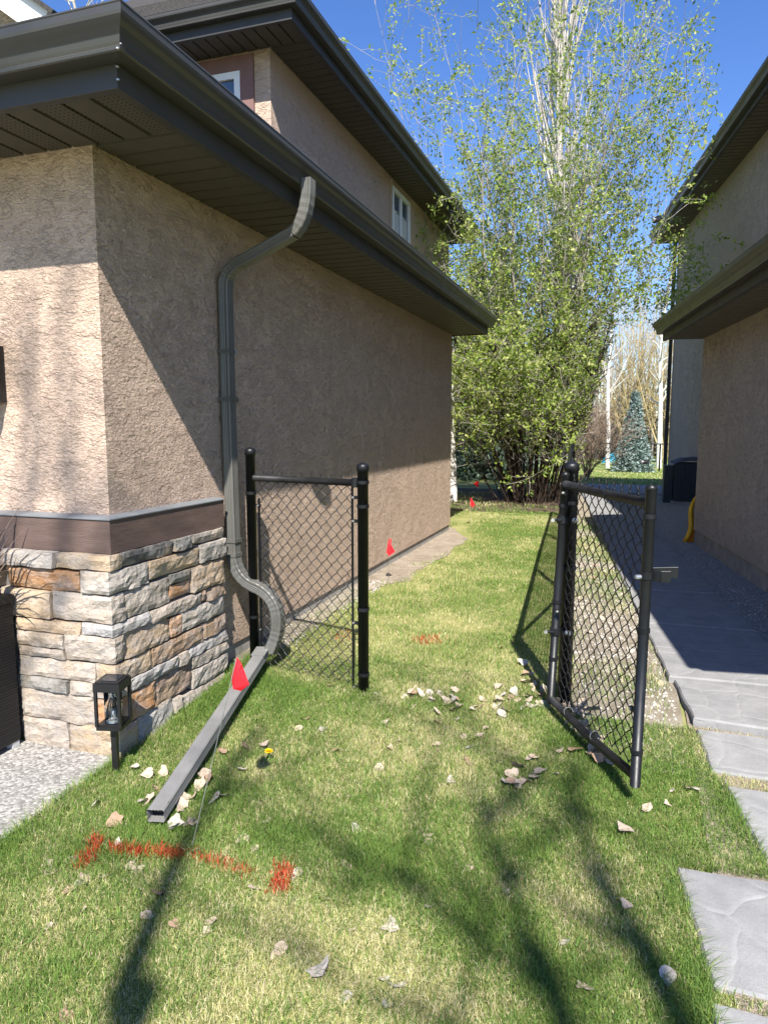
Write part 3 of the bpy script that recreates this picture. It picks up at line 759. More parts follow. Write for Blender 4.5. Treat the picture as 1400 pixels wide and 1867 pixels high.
# ------------------------------------------------------------------ fences and gate
def post_prof(r, h): return [(r, 0), (r, h - .045), (r + .004, h - .045), (r + .004, h - .012), (r * .8, h - .003), (r * .3, h + .004)]
def post(parent, p, h, r, lean=(0, 0), name='post', mat='black_coat'):
    o = MB().lathe((0, 0, 0), post_prof(r, h), 20).build(name, mat, None, False)
    o.data.shade_smooth(); o.parent = parent; o.location = Vector(p) - wloc(parent); o.rotation_euler = (-lean[1], lean[0], 0)
    return o
def chain(parent, BL, BR, TL, TR, name='chain_link_mesh', pit=.072, r=.0025, ph=0, k=5, mat='black_wire', over=.025):
    BL, BR, TL, TR = map(Vector, (BL, BR, TL, TR)); w = (BR - BL).length; h = (TL - BL).length
    nrm = (BR - BL).cross(TL - BL).normalized()
    nw = max(2, int(round(w / (pit / 2)))); nh = max(2, int(round(h / (pit / 2))))
    P0 = []; P1 = []
    def pt(a, c): u = a / nw; t = c / nh; return (BL * (1 - u) + BR * u) * (1 - t) + (TL * (1 - u) + TR * u) * t
    for i in range(nw):
        prev = None
        for j in range(nh + 1):
            a = i + ((j + i) % 2)
            hook = .18 if a == i else -.18
            p = pt(a + (-.10 if a == i else .10), j) + nrm * (.0032 if j % 2 else -.0032)
            if prev is not None:
                mid = (prev + p) / 2 + nrm * (.001)
                P0 += [prev, mid]; P1 += [mid, p]
            prev = p
        if (nh + i) % 2 == 0 or True:     # twisted ends standing above the rail
            t1 = prev + (TL - BL).normalized() * over + (BR - BL).normalized() * (.012 if i % 2 else -.012); P0.append(prev); P1.append(t1)
    n = len(P0)
    return seg_mesh(name, P0, P1, [r] * n, [r] * n, mat, parent, k)
def band_clamp(parent, c, r, side, z, bolt=True):
    c = Vector(c); side = Vector(side).normalized()
    b = MB().lathe((c.x, c.y, z - .010), [(r + .0005, 0), (r + .004, .001), (r + .004, .019), (r + .0005, .020)], 18)
    M = Matrix.Translation(c + side * (r + .014) + Vector((0, 0, z))) @ Matrix.Rotation(math.atan2(side.y, side.x), 4, 'Z')
    o = b.build('brace_band', 'black_coat', parent)
    MB().box(-.012, .030, -.006, .006, -.009, .009, M).build('band_ear', 'black_coat', o)
    if bolt:
        n = Vector((-side.y, side.x, 0)); n = n if n.y < 0 else -n
        q = c + side * (r + .030) + Vector((0, 0, z))
        MB().tube([q, q + n * .014], .0065, 8).build('bolt', 'bolt_zinc', o)
    return o
fp1 = Vector((-2.195, 3.90, gz(3.9) - .05)); fp2 = Vector((-1.385, 3.72, gz(3.72) - .05))
pan = empty('fence_panel', (-1.385, 3.72, gz(3.72)), 'black chain link fence panel between the garage wall and the gate opening', 'fence')
post(pan, fp1, 1.445, .030); post(pan, fp2, 1.385, .031)
dv = (fp2 - fp1); dv.z = 0; dv.normalize()
zt = 1.185
a = fp1 + dv * .03; c = fp2 - dv * .05
MB().tube([Vector((a.x, a.y, zt)), Vector((c.x, c.y, zt))], .0205, 14).build('top_rail', 'worn_black', pan, True)
MB().lathe((c.x, c.y, zt - .026), [(.018, 0), (.026, .004), (.026, .050), (.018, .054)], 12).build('rail_end', 'black_coat', pan)
ml = fp1 + dv * .062; mr = fp2 - dv * .072
chain(pan, (ml.x, ml.y, .0), (mr.x, mr.y, .0), (ml.x, ml.y, 1.205), (mr.x, mr.y, 1.205))
MB().loop_box((mr.x, mr.y, .02), (mr.x, mr.y, 1.20), .016, .006, dv).build('tension_bar', 'black_coat', pan)
MB().loop_box((ml.x, ml.y, .02), (ml.x, ml.y, 1.06), .016, .006, dv).build('tension_bar', 'black_coat', pan)
for z in (1.190, 1.055, .46, .075): band_clamp(pan, fp2, .031, -dv, z)
for z in (1.09, .30): band_clamp(pan, fp1, .030, dv, z)

# the open gate leaf
hb = Vector((-.327, 3.765, .02)); ht = Vector((-.285, 3.765, 1.268)); fb = Vector((.094, 2.985, .012)); ft = Vector((.106, 2.985, 1.272))
gate = empty('gate', (hb.x, hb.y, gz(hb.y)), 'black chain link gate leaf standing open over fallen leaves', 'gate')
def stile(A, B, r, name):
    d = (B - A).normalized()
    return MB().tube([A, B - d * .02, B - d * .018, B - d * .008, B + d * .002], [r, r, r + .002, r + .001, r * .45], 18).build(name, 'black_coat', gate, True)
stile(hb, ht, .0215, 'hinge_stile'); stile(fb, ft, .0215, 'latch_stile')
up1 = (ht - hb) / 1.248; up2 = (ft - fb) / 1.26
rt0 = hb + up1 * 1.185; rt1 = fb + up2 * 1.185
MB().tube([rt0, rt0.lerp(rt1, .45) + Vector((0, 0, -.004)), rt1], .0205, 16).build('top_rail', 'worn_black', gate, True)
MB().tube([hb + up1 * .025, (hb + fb) / 2 + Vector((0, 0, .018)), fb + up2 * .04], .0205, 16).build('bottom_rail', 'worn_black', gate, True)
gd = (fb - hb).normalized()
nn = Vector((gd.y, -gd.x, 0)) * .024
nn = nn if nn.x > 0 else -nn
chain(gate, hb + gd * .03 + nn + up1 * .04, fb - gd * .03 + nn + up2 * .05, hb + gd * .03 + nn + up1 * 1.205, fb - gd * .03 + nn + up2 * 1.205, pit=.076, r=.0025, over=.035)
for f_, A, B in ((.9, fb, ft), (.53, fb, ft), (.12, fb, ft)):
    band_clamp(gate, A.lerp(B, f_), .0215, (hb - fb), A.lerp(B, f_).z)
for f_ in (.86, .45, .2): band_clamp(gate, hb.lerp(ht, f_), .0215, (fb - hb), hb.lerp(ht, f_).z)
for f_ in (.80, .32):                     # hinges to the post behind
    p = hb.lerp(ht, f_); h_ = MB().lathe((p.x, p.y, p.z - .02), [(.024, 0), (.029, .003), (.029, .037), (.024, .04)], 14)
    h_.tube([p, p + Vector((.03, .075, 0))], .011, 10); h_.tube([p + Vector((.0, -.03, .0)), p + Vector((-.045, -.02, 0))], .008, 8)
    hg = h_.build('hinge', 'black_coat', gate)
    MB().tube([p + Vector((-.045, -.022, .0)), p + Vector((-.045, -.04, 0))], .010, 8).build('bolt', 'bolt_zinc', hg)
    MB().tube([p + Vector((.055, -.012, .0)), p + Vector((.078, -.02, 0))], .013, 10).build('bolt', 'bolt_zinc', hg)
for tpos in (.25, .58): # tie wires
    p = rt0.lerp(rt1, tpos); q = (hb + up1 * .025).lerp(fb + up2 * .04, tpos)
    for c in (p, q + Vector((0, 0, .014 * (1 if tpos < .9 else 0)))):
        ring = [c + nn.normalized() * math.cos(t) * .0235 + Vector((0, 0, 1)) * math.sin(t) * .0235 for t in [i * math.pi / 6 for i in range(12)]]
        MB().tube(ring, .0018, 5).build('tie_wire', 'bolt_zinc' if c is not p else 'black_wire', gate)
# fork latch
lp = fb + up2 * .895
lat = MB().lathe((lp.x, lp.y, lp.z - .016), [(.022, 0), (.027, .002), (.027, .03), (.022, .032)], 14)
ld = Vector((.92, .39, 0)).normalized(); ln = Vector((-ld.y, ld.x, 0))
lat = lat.build('latch', 'black_coat', gate)
for sgn, ln_ in ((-1, .080), (1, .150)):
    pts = [lp + ld * .022 + ln * sgn * .012, lp + ld * .042 + ln * sgn * .036, lp + ld * ln_ + ln * sgn * .040]
    mb = MB()
    for i in range(2): mb.loop_box(pts[i], pts[i + 1], .005, .044)
    mb.build('fork_arm', 'black_coat', lat)
    MB().loop_box(pts[2] + Vector((0, 0, .0225)), pts[1] + Vector((0, 0, .0225)), .0035, .0015).build('worn_edge', 'wire_grey', lat)
MB().tube([lp + nn * .6 + Vector((-.02, -.01, -.005)), lp + nn * .6 + Vector((-.055, -.03, -.005))], .009, 8).build('bolt', 'bolt_zinc', lat)

# fence running back from the hinge post
sf = empty('side_fence', (-.262, 3.85, gz(3.85)), 'black chain link side fence running back from the gate hinge post', 'fence')
post(sf, (-.262, 3.85, -.08), 1.395, .0375)
for y in (6.4, 9.0, 11.6): post(sf, (FX(y) + .005, y, -.05), 1.28, .025)
ya, yb = 3.88, 11.6
MB().tube([(FX(ya), ya, 1.235), (FX(7.5) - .012, 7.5, 1.228), (FX(yb), yb, 1.225)], .021, 14).build('top_rail', 'black_coat', sf, True)
chain(sf, (FX(ya), ya, .03), (FX(yb), yb, .03), (FX(ya), ya, 1.235), (FX(yb), yb, 1.225), k=4, over=.04)
MB().tube([(FX(4.0), 4.0, 1.18), (FX(6.38), 6.38, .12)], .016, 10).build('brace_rail', 'black_coat', sf, True)
MB().loop_box((FX(3.95), 3.95, .05), (FX(3.95), 3.95, 1.2), .016, .006, (0, 1, 0)).build('tension_bar', 'black_coat', sf)
for z in (1.1, .75, .4): band_clamp(sf, (-.262, 3.85, 0), .0375, (-.06, 1, 0), z)
# far yard fence
ff = empty('yard_fence', (0, 33, gz(33)), 'black chain link fence across the far back yard', 'fence')
zf = gz(33)
for x in (-9, -6, -3, -.2, 1.45, 4.2, 7): post(ff, (x, 33, zf - .1), 1.3, .035)
MB().tube([(-9, 33, zf + 1.18), (7, 33, zf + 1.18)], .030, 8).build('top_rail', 'black_coat', ff)
chain(ff, (-6, 33, zf), (5, 33, zf), (-6, 33, zf + 1.18), (5, 33, zf + 1.18), pit=.15, r=.0026, k=3)

# ------------------------------------------------------------------ things by the garage
# solar lantern on a stake
lx, ly = -2.205, 2.59; lg = gz(ly)
lan = empty('garden_lantern', (lx, ly, lg), 'black square solar lantern on a stake at the stone corner', 'lantern')
MLn = Matrix.Translation(Vector((lx, ly, 0))) @ Matrix.Rotation(R(14), 4, 'Z')
def lb(name, mat, *boxes):
    mb = MB()
    for q in boxes: mb.box(*q, MLn)
    return mb.build(name, mat, lan)
lb('stake', 'lantern_black', (-.013, .013, -.013, .013, lg - .1, .115))
lb('base_tray', 'lantern_black', (-.058, .058, -.058, .058, .113, .130), (-.052, .052, -.052, .052, .130, .140))
for sx in (-1, 1):
    for sy in (-1, 1):
        lb('corner_post', 'lantern_black', (sx * .055 - .0065, sx * .055 + .0065, sy * .055 - .0065, sy * .055 + .0065, .130, .298))
top = lb('top_cap', 'lantern_black', (-.063, .063, -.063, .063, .298, .336), (-.056, .056, -.056, .056, .336, .344))
o = lb('solar_panel', 'solar_cell', (-.040, .040, -.040, .040, .344, .3465))
for j in range(2):
    gl = MB(); rr_ = (.040, .020)[j]
    prof = [(rr_, .14), (rr_, .296), (rr_ - .003, .296), (rr_ - .003, .14)]
    i0 = 0; k = 20; vv = []; ff_ = []
    for (r_, z_) in prof:
        for q in range(k): vv.append(Vector((lx + r_ * math.cos(2 * math.pi * q / k), ly + r_ * math.sin(2 * math.pi * q / k), z_)))
    for a_ in range(4):
        for q in range(k): ff_.append((a_ * k + q, a_ * k + (q + 1) % k, ((a_ + 1) % 4) * k + (q + 1) % k, ((a_ + 1) % 4) * k + q))
    mesh_obj('glass_tube', vv, ff_, 'clear_glass', lan, True)
MB().lathe((lx, ly, .140), [(.034, 0), (.036, .012), (.022, .022), (.012, .05), (.010, .055)], 16).build('bulb_socket', 'bolt_zinc', lan)

# tall wicker planter with dry grass at the frame edge
pl = empty('planter', (-2.95, 2.53, -.118), 'tall dark wicker planter against the stone at the left edge', 'planter')
pb_ = MB()
for i in range(4): pass
pb_.box(-3.08, -2.845, 2.42, 2.655, -.075, .64).box(-3.09, -2.835, 2.41, 2.665, .64, .675)
pb_.build('body', 'planter_wicker', pl)
for j in range(46):
    z = -.065 + j * .0152
    w_ = MB(); off = .003 if j % 2 else .0015
    w_.box(-3.08 - off, -2.845 + off, 2.42 - off, 2.655 + off, z, z + .0095)
    if j < 46: w_.build('wicker_strand', 'planter_wicker', pl)
for (a_, c_) in ((-3.075, 2.425), (-2.89, 2.425), (-2.89, 2.61), (-3.075, 2.61)): MB().box(a_, a_ + .042, c_, c_ + .042, -.119, -.075).build('foot', 'planter_foot', pl)
fr = empty('potted_grass', (-2.93, 2.53, .66), 'dry arching ornamental grass growing from the wicker planter', 'plant')
rg = random.Random(4)
for j in range(46):
    a_ = rg.uniform(0, 2 * math.pi); ln_ = rg.uniform(.22, .62); out = rg.uniform(.3, 1.0); w0 = rg.uniform(.004, .010)
    p = Vector((-2.93 + rg.uniform(-.05, .05), 2.53 + rg.uniform(-.05, .05), .66)); d = Vector((math.cos(a_) * out * .8, math.sin(a_) * out * .55, 1)).normalized()
    mb = MB(); prev = None; n_ = 7
    sd = Vector((-math.sin(a_), math.cos(a_), 0))
    for i in range(n_ + 1):
        t_ = i / n_; w = w0 * (1 - t_ ** 2) + .0008
        pr = (p - sd * w, p + sd * w)
        if prev: mb.quad(prev[0], prev[1], pr[1], pr[0])
        prev = pr; p = p + d * ln_ / n_; d = (d + Vector((math.cos(a_) * .10, math.sin(a_) * .08, -.34 * out * t_ * 1.5))).normalized()
    mb.build('blade', 'dry_frond', fr)
# wall sconce
sc_ = empty('wall_sconce', (-3.0, 2.78, 1.6), 'dark wall lantern on the stucco at the left edge', 'wall lamp')
MB().lathe((-3.005, 2.70, 1.58), [(.02, 0), (.045, .05), (.062, .12), (.062, .24), (.05, .25)], 14).build('lamp_body', 'lantern_black', sc_)
MB().lathe((-3.005, 2.70, 1.80), [(.066, 0), (.074, .01), (.074, .16), (.06, .172), (.03, .178)], 14).build('lamp_hood', 'ac_metal', sc_)
MB().lathe((-3.005, 2.70, 1.786), [(.068, 0), (.078, .004), (.078, .012), (.068, .016)], 14).build('glass_collar', 'flashing', sc_)
MB().box(-3.07, -2.965, 2.775, 2.816, 1.62, 1.90).build('wall_plate', 'lantern_black', sc_)

# marking flags ------------------------------------------------
def flag(base, topp, shape, label, wr=.0017):
    base = Vector(base); topp = Vector(topp)
    r = empty('marking_flag', base, label, 'flag', 'red marking flags')
    mid = base.lerp(topp, .5) + Vector((.006, 0, 0))
    MB().tube([base - Vector((0, 0, .03)), mid, topp], wr, 6).build('wire', 'wire_grey', r)
    mb = MB()
    for poly in shape:
        P = [topp + Vector(q) for q in poly]; n = (P[1] - P[0]).cross(P[2] - P[0]).normalized() * .0006
        m_ = len(P); i = len(mb.v)
        mb.v += [p + n for p in P] + [p - n for p in P]
        mb.f += [tuple(i + k for k in range(m_)), tuple(i + m_ + k for k in reversed(range(m_)))]
        for k in range(m_): mb.f.append((i + k, i + (k + 1) % m_, i + m_ + (k + 1) % m_, i + m_ + k))
    mb.build('flag', 'flag_red', r)
b1 = on_ground(345, 1550)
t1 = Vector((-1.42, 2.16, .445)); t1 = at_y(432, 1197, b1.y + .10)
flag(b1, t1, [[(.0, 0, 0), (-.034, .012, -.088), (-.006, -.022, -.122), (.004, -.012, -.06)], [(0, 0, 0), (.004, -.012, -.06), (-.006, -.022, -.122), (.014, .0, -.135), (.044, .012, -.110), (.018, .004, -.03)]], 'red marking flag crumpled on a leaning wire in front of the downspout extension')
def far_flag(px, py, tpx, tpy, h, s, shape, label):
    b_ = on_ground(px, py); flag(b_, b_ + Vector(((tpx - px) / FPX * b_.length, 0, h)), [[tuple(c * s for c in q) for q in pp] for pp in shape], label, .002)
far_flag(707, 1060, 711, 987, .42, 1.0, [[(-.012, 0, .0), (.012, .01, 0), (.014, .0, -.06), (-.03, -.02, -.13), (-.03, 0, -.11)], [(.014, 0, -.06), (.045, .02, -.125), (-.004, -.012, -.165), (-.03, -.02, -.13)]], 'red marking flag hanging beside the garage wall behind the fence panel')
far_flag(857, 958, 857, 903, .43, 1.15, [[(0, 0, 0), (.02, .01, -.03), (.055, .03, -.10), (.03, -.01, -.13), (.0, -.02, -.10)]], 'red marking flag at the lawn edge by the garage far corner')
far_flag(869, 912, 872, 876, .40, 1.2, [[(0, 0, 0), (0, 0, -.11), (-.045, .02, -.10), (-.09, .03, -.055), (-.05, .01, -.015)]], 'farthest red marking flag, standing in shade left of the bush')

# dandelion
dp = on_ground(491, 1392)
dn = empty('dandelion', dp, 'yellow dandelion flower in the grass right of the extension', 'flower')
MB().tube([dp, dp + Vector((.004, 0, .03)), dp + Vector((.0, -.004, .058))], .0025, 6).build('stem', 'weed_green', dn)
mb = MB(); rg = random.Random(2)
hc = dp + Vector((0, -.004, .060))
for j in range(70):
    a_ = rg.uniform(0, 6.283); e_ = rg.uniform(.1, 1.4); d = Vector((math.cos(a_) * math.cos(e_), math.sin(a_) * math.cos(e_), math.sin(e_) * .7)); s_ = d.cross(Vector((0, 0, 1))).normalized() * .002
    mb.quad(hc - s_, hc + s_, hc + d * .022 + s_, hc + d * .022 - s_)
mb.build('bloom', 'dandelion_yellow', dn)
mb = MB()
for j in range(6):
    a_ = j * 1.05; d = Vector((math.cos(a_), math.sin(a_), .35)); s_ = Vector((-math.sin(a_), math.cos(a_), 0)) * .009
    q = dp + Vector((0, 0, .008)); mb.poly([q, q + d * .02 - s_ * .6, q + d * .042, q + d * .02 + s_ * .6])
mb.build('leaf', 'weed_green', dn)

# ------------------------------------------------------------------ by the right house
ac = empty('air_conditioner', (1.15, 14.9, 0), 'dark air conditioning unit under a cover beside the right house', 'air conditioner')
a0, a1, c0, c1 = .935, 1.50, 14.72, 15.35
MB().box(a0 + .02, a1 - .02, c0 + .02, c1 - .02, .06, .80).build('cabinet', 'ac_metal', ac)
for j in range(9):
    x = a0 + .03 + j * (a1 - a0 - .06) / 8; MB().box(x - .012, x + .012, c0, c0 + .018, .08, .80).build('grille_slat', 'ac_metal', ac)
    y = c0 + .04 + j * (c1 - c0 - .08) / 8; MB().box(a0, a0 + .018, y - .012, y + .012, .08, .80).build('grille_slat', 'ac_metal', ac)
MB().box(a0 - .05, a1 + .03, c0 - .05, c1 + .05, -.02, .06).build('pad', 'foundation', ac)
cv = MB(); g_ = 9
for i in range(g_ + 1):
    for j in range(g_ + 1):
        u, w = i / g_, j / g_
        e_ = 1 - (2 * abs(u - .5)) ** 4 * .5 - (2 * abs(w - .5)) ** 4 * .5
        cv.v.append(Vector((a0 - .05 + (a1 - a0 + .10) * u, c0 - .05 + (c1 - c0 + .1) * w, .78 + .09 * e_ + .045 * mnoise.noise(Vector((u * 4, w * 4, 2))) + .06 * u)))
for i in range(g_):
    for j in range(g_): q = i * (g_ + 1) + j; cv.f.append((q, q + g_ + 1, q + g_ + 2, q + 1))
cv.build('cover', 'ac_cover', ac, True)
bn = empty('storage_box', (.84, 15.3, 0), 'dark slim box standing just left of the air conditioner', 'box')
MB().box(.755, .915, 15.0, 15.4, -.02, .70).build('body', 'ac_metal', bn); MB().box(.745, .925, 14.99, 15.41, .70, .735).build('lid', 'ac_metal', bn)
# yellow plastic sled leaning on the corner
ys_ = empty('sled', (.86, 9.9, 0), 'yellow plastic sled propped behind the right house corner', 'sled')
mb = MB(); n_ = 12
for i in range(n_ + 1):
    t_ = i / n_; z = .01 + .66 * t_; cx_ = .80 + .135 * t_ + .03 * math.sin(t_ * 7); hw = .072 * (1 - .5 * t_ * t_)
    for j in range(7):
        u = j / 6 * 2 - 1; mb.v.append(Vector((cx_ + hw * u * .62, 9.93 + .07 * u * u - .05 * math.cos(t_ * 4) + hw * u * .6, z)))
for i in range(n_):
    for j in range(6): q = i * 7 + j; mb.f.append((q, q + 1, q + 8, q + 7))
hull = mb.build('hull', 'yellow_plastic', ys_, True)
sm = hull.modifiers.new('thick', 'SOLIDIFY'); sm.thickness = .012
MB().poly([(.805, 9.80, .01), (.89, 9.86, .02), (.905, 9.88, .20), (.86, 9.82, .13)]).build('underside', 'orange_plastic', ys_)

# ------------------------------------------------------------------ trees
class Tree:
    def __init__(s, seed): s.r = random.Random(seed); s.P0 = []; s.P1 = []; s.R0 = []; s.R1 = []; s.leaf = []
    def seg(s, a, b, r0, r1): s.P0.append(tuple(a)); s.P1.append(tuple(b)); s.R0.append(r0); s.R1.append(r1)
    def branch(s, p, d, ln, r, lev, maxlev, spec):
        n = max(3, int(ln / spec['step'][lev])); st = ln / n; d = Vector(d).normalized(); p = Vector(p)
        for i in range(n):
            t = i / n
            w = spec['wander'][lev]
            d = (d + Vector((s.r.gauss(0, w), s.r.gauss(0, w), s.r.gauss(0, w) + spec['trop'][lev]))).normalized()
            q = p + d * st; rr = r * (1 - .82 * t); r2 = r * (1 - .82 * (t + 1 / n))
            s.seg(p, q, rr, r2)
            if lev < maxlev and t > spec['start'][lev]:
                for _ in range(spec['kids'][lev]):
                    if s.r.random() < spec['prob'][lev]:
                        ax = Vector((s.r.gauss(0, 1), s.r.gauss(0, 1), s.r.gauss(0, .6) + spec['lift'])).normalized()
                        nd = (d * spec['along'][lev] + ax).normalized()
                        s.branch(q, nd, spec['len'][lev] * s.r.uniform(.55, 1.25) * (1 - .45 * t), max(spec['rmin'], r2 * .55), lev + 1, maxlev, spec)
            if lev >= spec['leaflev'] and s.r.random() < spec['leafp'] and q.z > spec['leafz']:
                s.leaf.append((q.x, q.y, q.z))
            p = q
        if lev >= spec['leaflev']: s.leaf.append(tuple(p))
def leaves_mesh(name, pts, per, size, cols, mat, parent, seed, spread=.05, up=.2, thin=None):
    rng = np.random.default_rng(seed); pts = np.asarray(pts); n = len(pts) * per
    c = np.repeat(pts, per, 0) + rng.normal(0, spread, (n, 3))
    d = rng.normal(0, 1, (n, 3)); d[:, 2] += up; d /= np.linalg.norm(d, axis=1, keepdims=True)
    w = np.cross(d, rng.normal(0, 1, (n, 3))); w /= np.linalg.norm(w, axis=1, keepdims=True)
    nr = np.cross(d, w)
    L_ = rng.uniform(.45, 1.35, (n, 1)) * size; W_ = L_ * rng.uniform(.20, .30, (n, 1))
    V = np.stack([c, c + d * L_ * .45 + w * W_ + nr * L_ * .06, c + d * L_, c + d * L_ * .45 - w * W_ + nr * L_ * .06], 1).reshape(-1, 3)
    b_ = (np.arange(n) * 4)[:, None]
    tr = np.concatenate([b_ + np.array([[0, 1, 2]]), b_ + np.array([[0, 2, 3]])], 0)
    cols = np.asarray(cols); ci = cols[rng.integers(0, len(cols), n)] * rng.uniform(.8, 1.2, (n, 1))
    return np_mesh(name, V, None, mat, parent, np.repeat(ci, 4, 0), tr)

# the large chokecherry clump between the houses
bx, by_ = -1.80, 14.55
bt = empty('leafing_tree', (bx, by_, 0), 'large multi-stemmed tree coming into bright green leaf between the houses', 'tree')
T = Tree(11)
SP = dict(step=(.45, .30, .16, .1), wander=(.055, .12, .16, .2), trop=(.012, .03, .01, 0), start=(.07, .12, 0, 0), kids=(2, 2, 0), prob=(.80, .46, 0), along=(.95, .55, .5), len=(2.1, .75, .3), lift=.22, rmin=.004, leaflev=1, leafp=.62, leafz=.35)
rg = random.Random(21)
for i in range(60):
    a_ = rg.uniform(0, 6.283); q = abs(rg.gauss(0, 1)); rad = .50 * math.sqrt(rg.random())
    tl = min(.62, abs(rg.gauss(.05, .24)))
    ln_ = rg.uniform(7.0, 11.5) * (1 - .55 * tl)
    if i > 27: ln_ = rg.uniform(1.8, 4.2); tl = rg.uniform(.2, .95); rad *= 1.5
    st_ = Vector((bx + math.cos(a_) * rad, by_ + math.sin(a_) * rad, -.05))
    T.branch(st_, (math.cos(a_) * tl, math.sin(a_) * tl * .8, 1), ln_, rg.uniform(.018, .042) if i < 28 else .012, 0, 2, SP)
for i in range(22):                      # leafy suckers round the foot, most on the sunny side
    a_ = rg.uniform(4.5, 6.1) if i < 16 else rg.uniform(0, 6.283)
    T.branch((bx + math.cos(a_) * rg.uniform(.4, .85), by_ + math.sin(a_) * rg.uniform(.4, .8), -.05), (math.cos(a_) * .35, math.sin(a_) * .35, 1), rg.uniform(1.2, 2.8), .010, 0, 2, SP)
for i in range(8):                       # stout old stems in the middle of the clump
    a_ = rg.uniform(0, 6.283)
    T.branch((bx + math.cos(a_) * .28, by_ + math.sin(a_) * .28, -.05), (math.cos(a_) * .10, math.sin(a_) * .1, 1), rg.uniform(5, 10), rg.uniform(.045, .07), 0, 1, SP)
P0 = np.array(T.P0); okm = ~((P0[:, 0] > bx + 1.0 + .25 * np.maximum(0, P0[:, 2] - 1.5)) & (P0[:, 2] < 3.6))
T.P0, T.P1, T.R0, T.R1 = [np.array(q_)[okm] for q_ in (T.P0, T.P1, T.R0, T.R1)]
P0 = T.P0; low = (P0[:, 2] < 3.2) & (np.array(T.R0) > .007)
def sub(T, m): return [np.array(x)[m] for x in (T.P0, T.P1, T.R0, T.R1)]
seg_mesh('trunk', *sub(T, low), 'bark_dark', bt, 6)
_b = sub(T, ~low); seg_mesh('branches', _b[0], _b[1], np.maximum(_b[2] * .72, .0035), np.maximum(_b[3] * .72, .003), 'bark_grey', bt, 4)
lf = np.array(T.leaf)
lf = lf[~((lf[:, 0] < -2.45) & (lf[:, 1] < 14.6) & (lf[:, 2] < .75))]
lf = lf[~((lf[:, 0] > bx + 1.0 + .25 * np.maximum(0, lf[:, 2] - 1.5)) & (lf[:, 2] < 3.6))]
rgn = np.random.default_rng(3)
hgt = lf[:, 2]
keep = rgn.random(len(lf)) < np.clip(1.15 - (hgt - 3) * .085, .36, 1)
lf = lf[keep]
print('tree segs', len(T.P0), 'leaf pts', len(lf))
GC = [(.32, .41, .075), (.41, .48, .12), (.22, .32, .055), (.50, .53, .21), (.28, .37, .08), (.16, .25, .05)]
leaves_mesh('crown', lf, 8, .070, GC, 'leaf_green', bt, 5, .050, .25)

# tall columnar poplar behind it, still bare
pp = at_y(1042, 400, 19.5)
pt_ = empty('columnar_poplar', (pp.x, 19.5, 0), 'tall bare pale columnar poplar rising behind the leafing tree', 'tree')
T = Tree(5)
SPP = dict(step=(.8, .6, .35), wander=(.012, .035, .08), trop=(.02, .08, .06), start=(.10, .15, 0), kids=(8, 3, 0), prob=(.9, .6, 0), along=(2.4, 1.6, 1), len=(4.2, 1.3, .4), lift=.9, rmin=.006, leaflev=9, leafp=0, leafz=0)
T.branch((pp.x, 19.5, -.1), (0, 0, 1), 18.5, .12, 0, 2, SPP)
P0 = np.array(T.P0); r0 = np.array(T.R0); tk = r0 > .045
seg_mesh('trunk', *sub(T, tk), 'bark_pale', pt_, 8); seg_mesh('branches', *sub(T, ~tk), 'bark_pale', pt_, 4)

def bare_tree(name, base, h, r, seed, mat, label, lean=(0, 0), spread=.6, group=None, stems=1, lens=2.2, tmat=None, wander=.03):
    rt_ = empty(name, base, label, 'tree', group); T = Tree(seed)
    S_ = dict(step=(.5 if wander < .05 else .2, .4, .25), wander=(wander, .10, .14), trop=(.02, .04, .02), start=(.18, .15, 0), kids=(3, 2, 0), prob=(.7, .55, 0), along=(spread, .7, .6), len=(lens, .9, .4), lift=.35, rmin=.006, leaflev=9, leafp=0, leafz=0)
    for i in range(stems):
        a_ = T.r.uniform(0, 6.283); tl = 0 if stems == 1 else T.r.uniform(.05, .5)
        T.branch(Vector(base) + Vector((0, 0, -.05)), (lean[0] + math.cos(a_) * tl, lean[1] + math.sin(a_) * tl, 1), h * T.r.uniform(.8, 1.05), r, 0, 2, S_)
    r0 = np.array(T.R0); tk = r0 > r * .45
    seg_mesh('trunk', *sub(T, tk), tmat or mat, rt_, 8); seg_mesh('branches', *sub(T, ~tk), mat, rt_, 4)
    return rt_
def gp(px, Y): p = at_y(px, 800, Y); return (p.x, Y, gz(Y))
bare_tree('birch_tree', gp(1109, 35), 11, .11, 31, 'bark_pale', 'slender white birch trunk left of the blue spruce', tmat='birch_bark', spread=.9)
bare_tree('birch_tree', gp(1203, 36), 13, .13, 32, 'bark_pale', 'white birch trunk right of the blue spruce by the far house corner', tmat='birch_bark', spread=.9)
bare_tree('willow_tree', gp(1150, 44), 9, .07, 33, 'twig_yellow', 'golden twigged bare willow behind the blue spruce', stems=16, spread=1.0, lens=2.6)
bare_tree('willow_tree', gp(1212, 42), 8, .06, 37, 'twig_yellow', 'golden twigged bare willow behind the right birch', stems=14, spread=1.0, lens=2.4)
bare_tree('bare_shrub', gp(1072, 24), 2.0, .016, 34, 'twig_brown', 'low bare brown shrub standing right of the leafing tree', stems=20, spread=1.0, lens=.9, wander=.12)
tlp = at_y(268, 20, 26)
bare_tree('bare_poplar', (tlp.x, 26, -.3), tlp.z + 1.6, .18, 35, 'bark_pale', 'bare pale tree top showing over the left house roof', spread=.8, lens=3.0)
bare_tree('birch_tree', gp(826, 13.9), 3.2, .10, 36, 'bark_pale', 'mottled birch trunk at the garage far corner', tmat='birch_bark', lean=(-.06, 0))
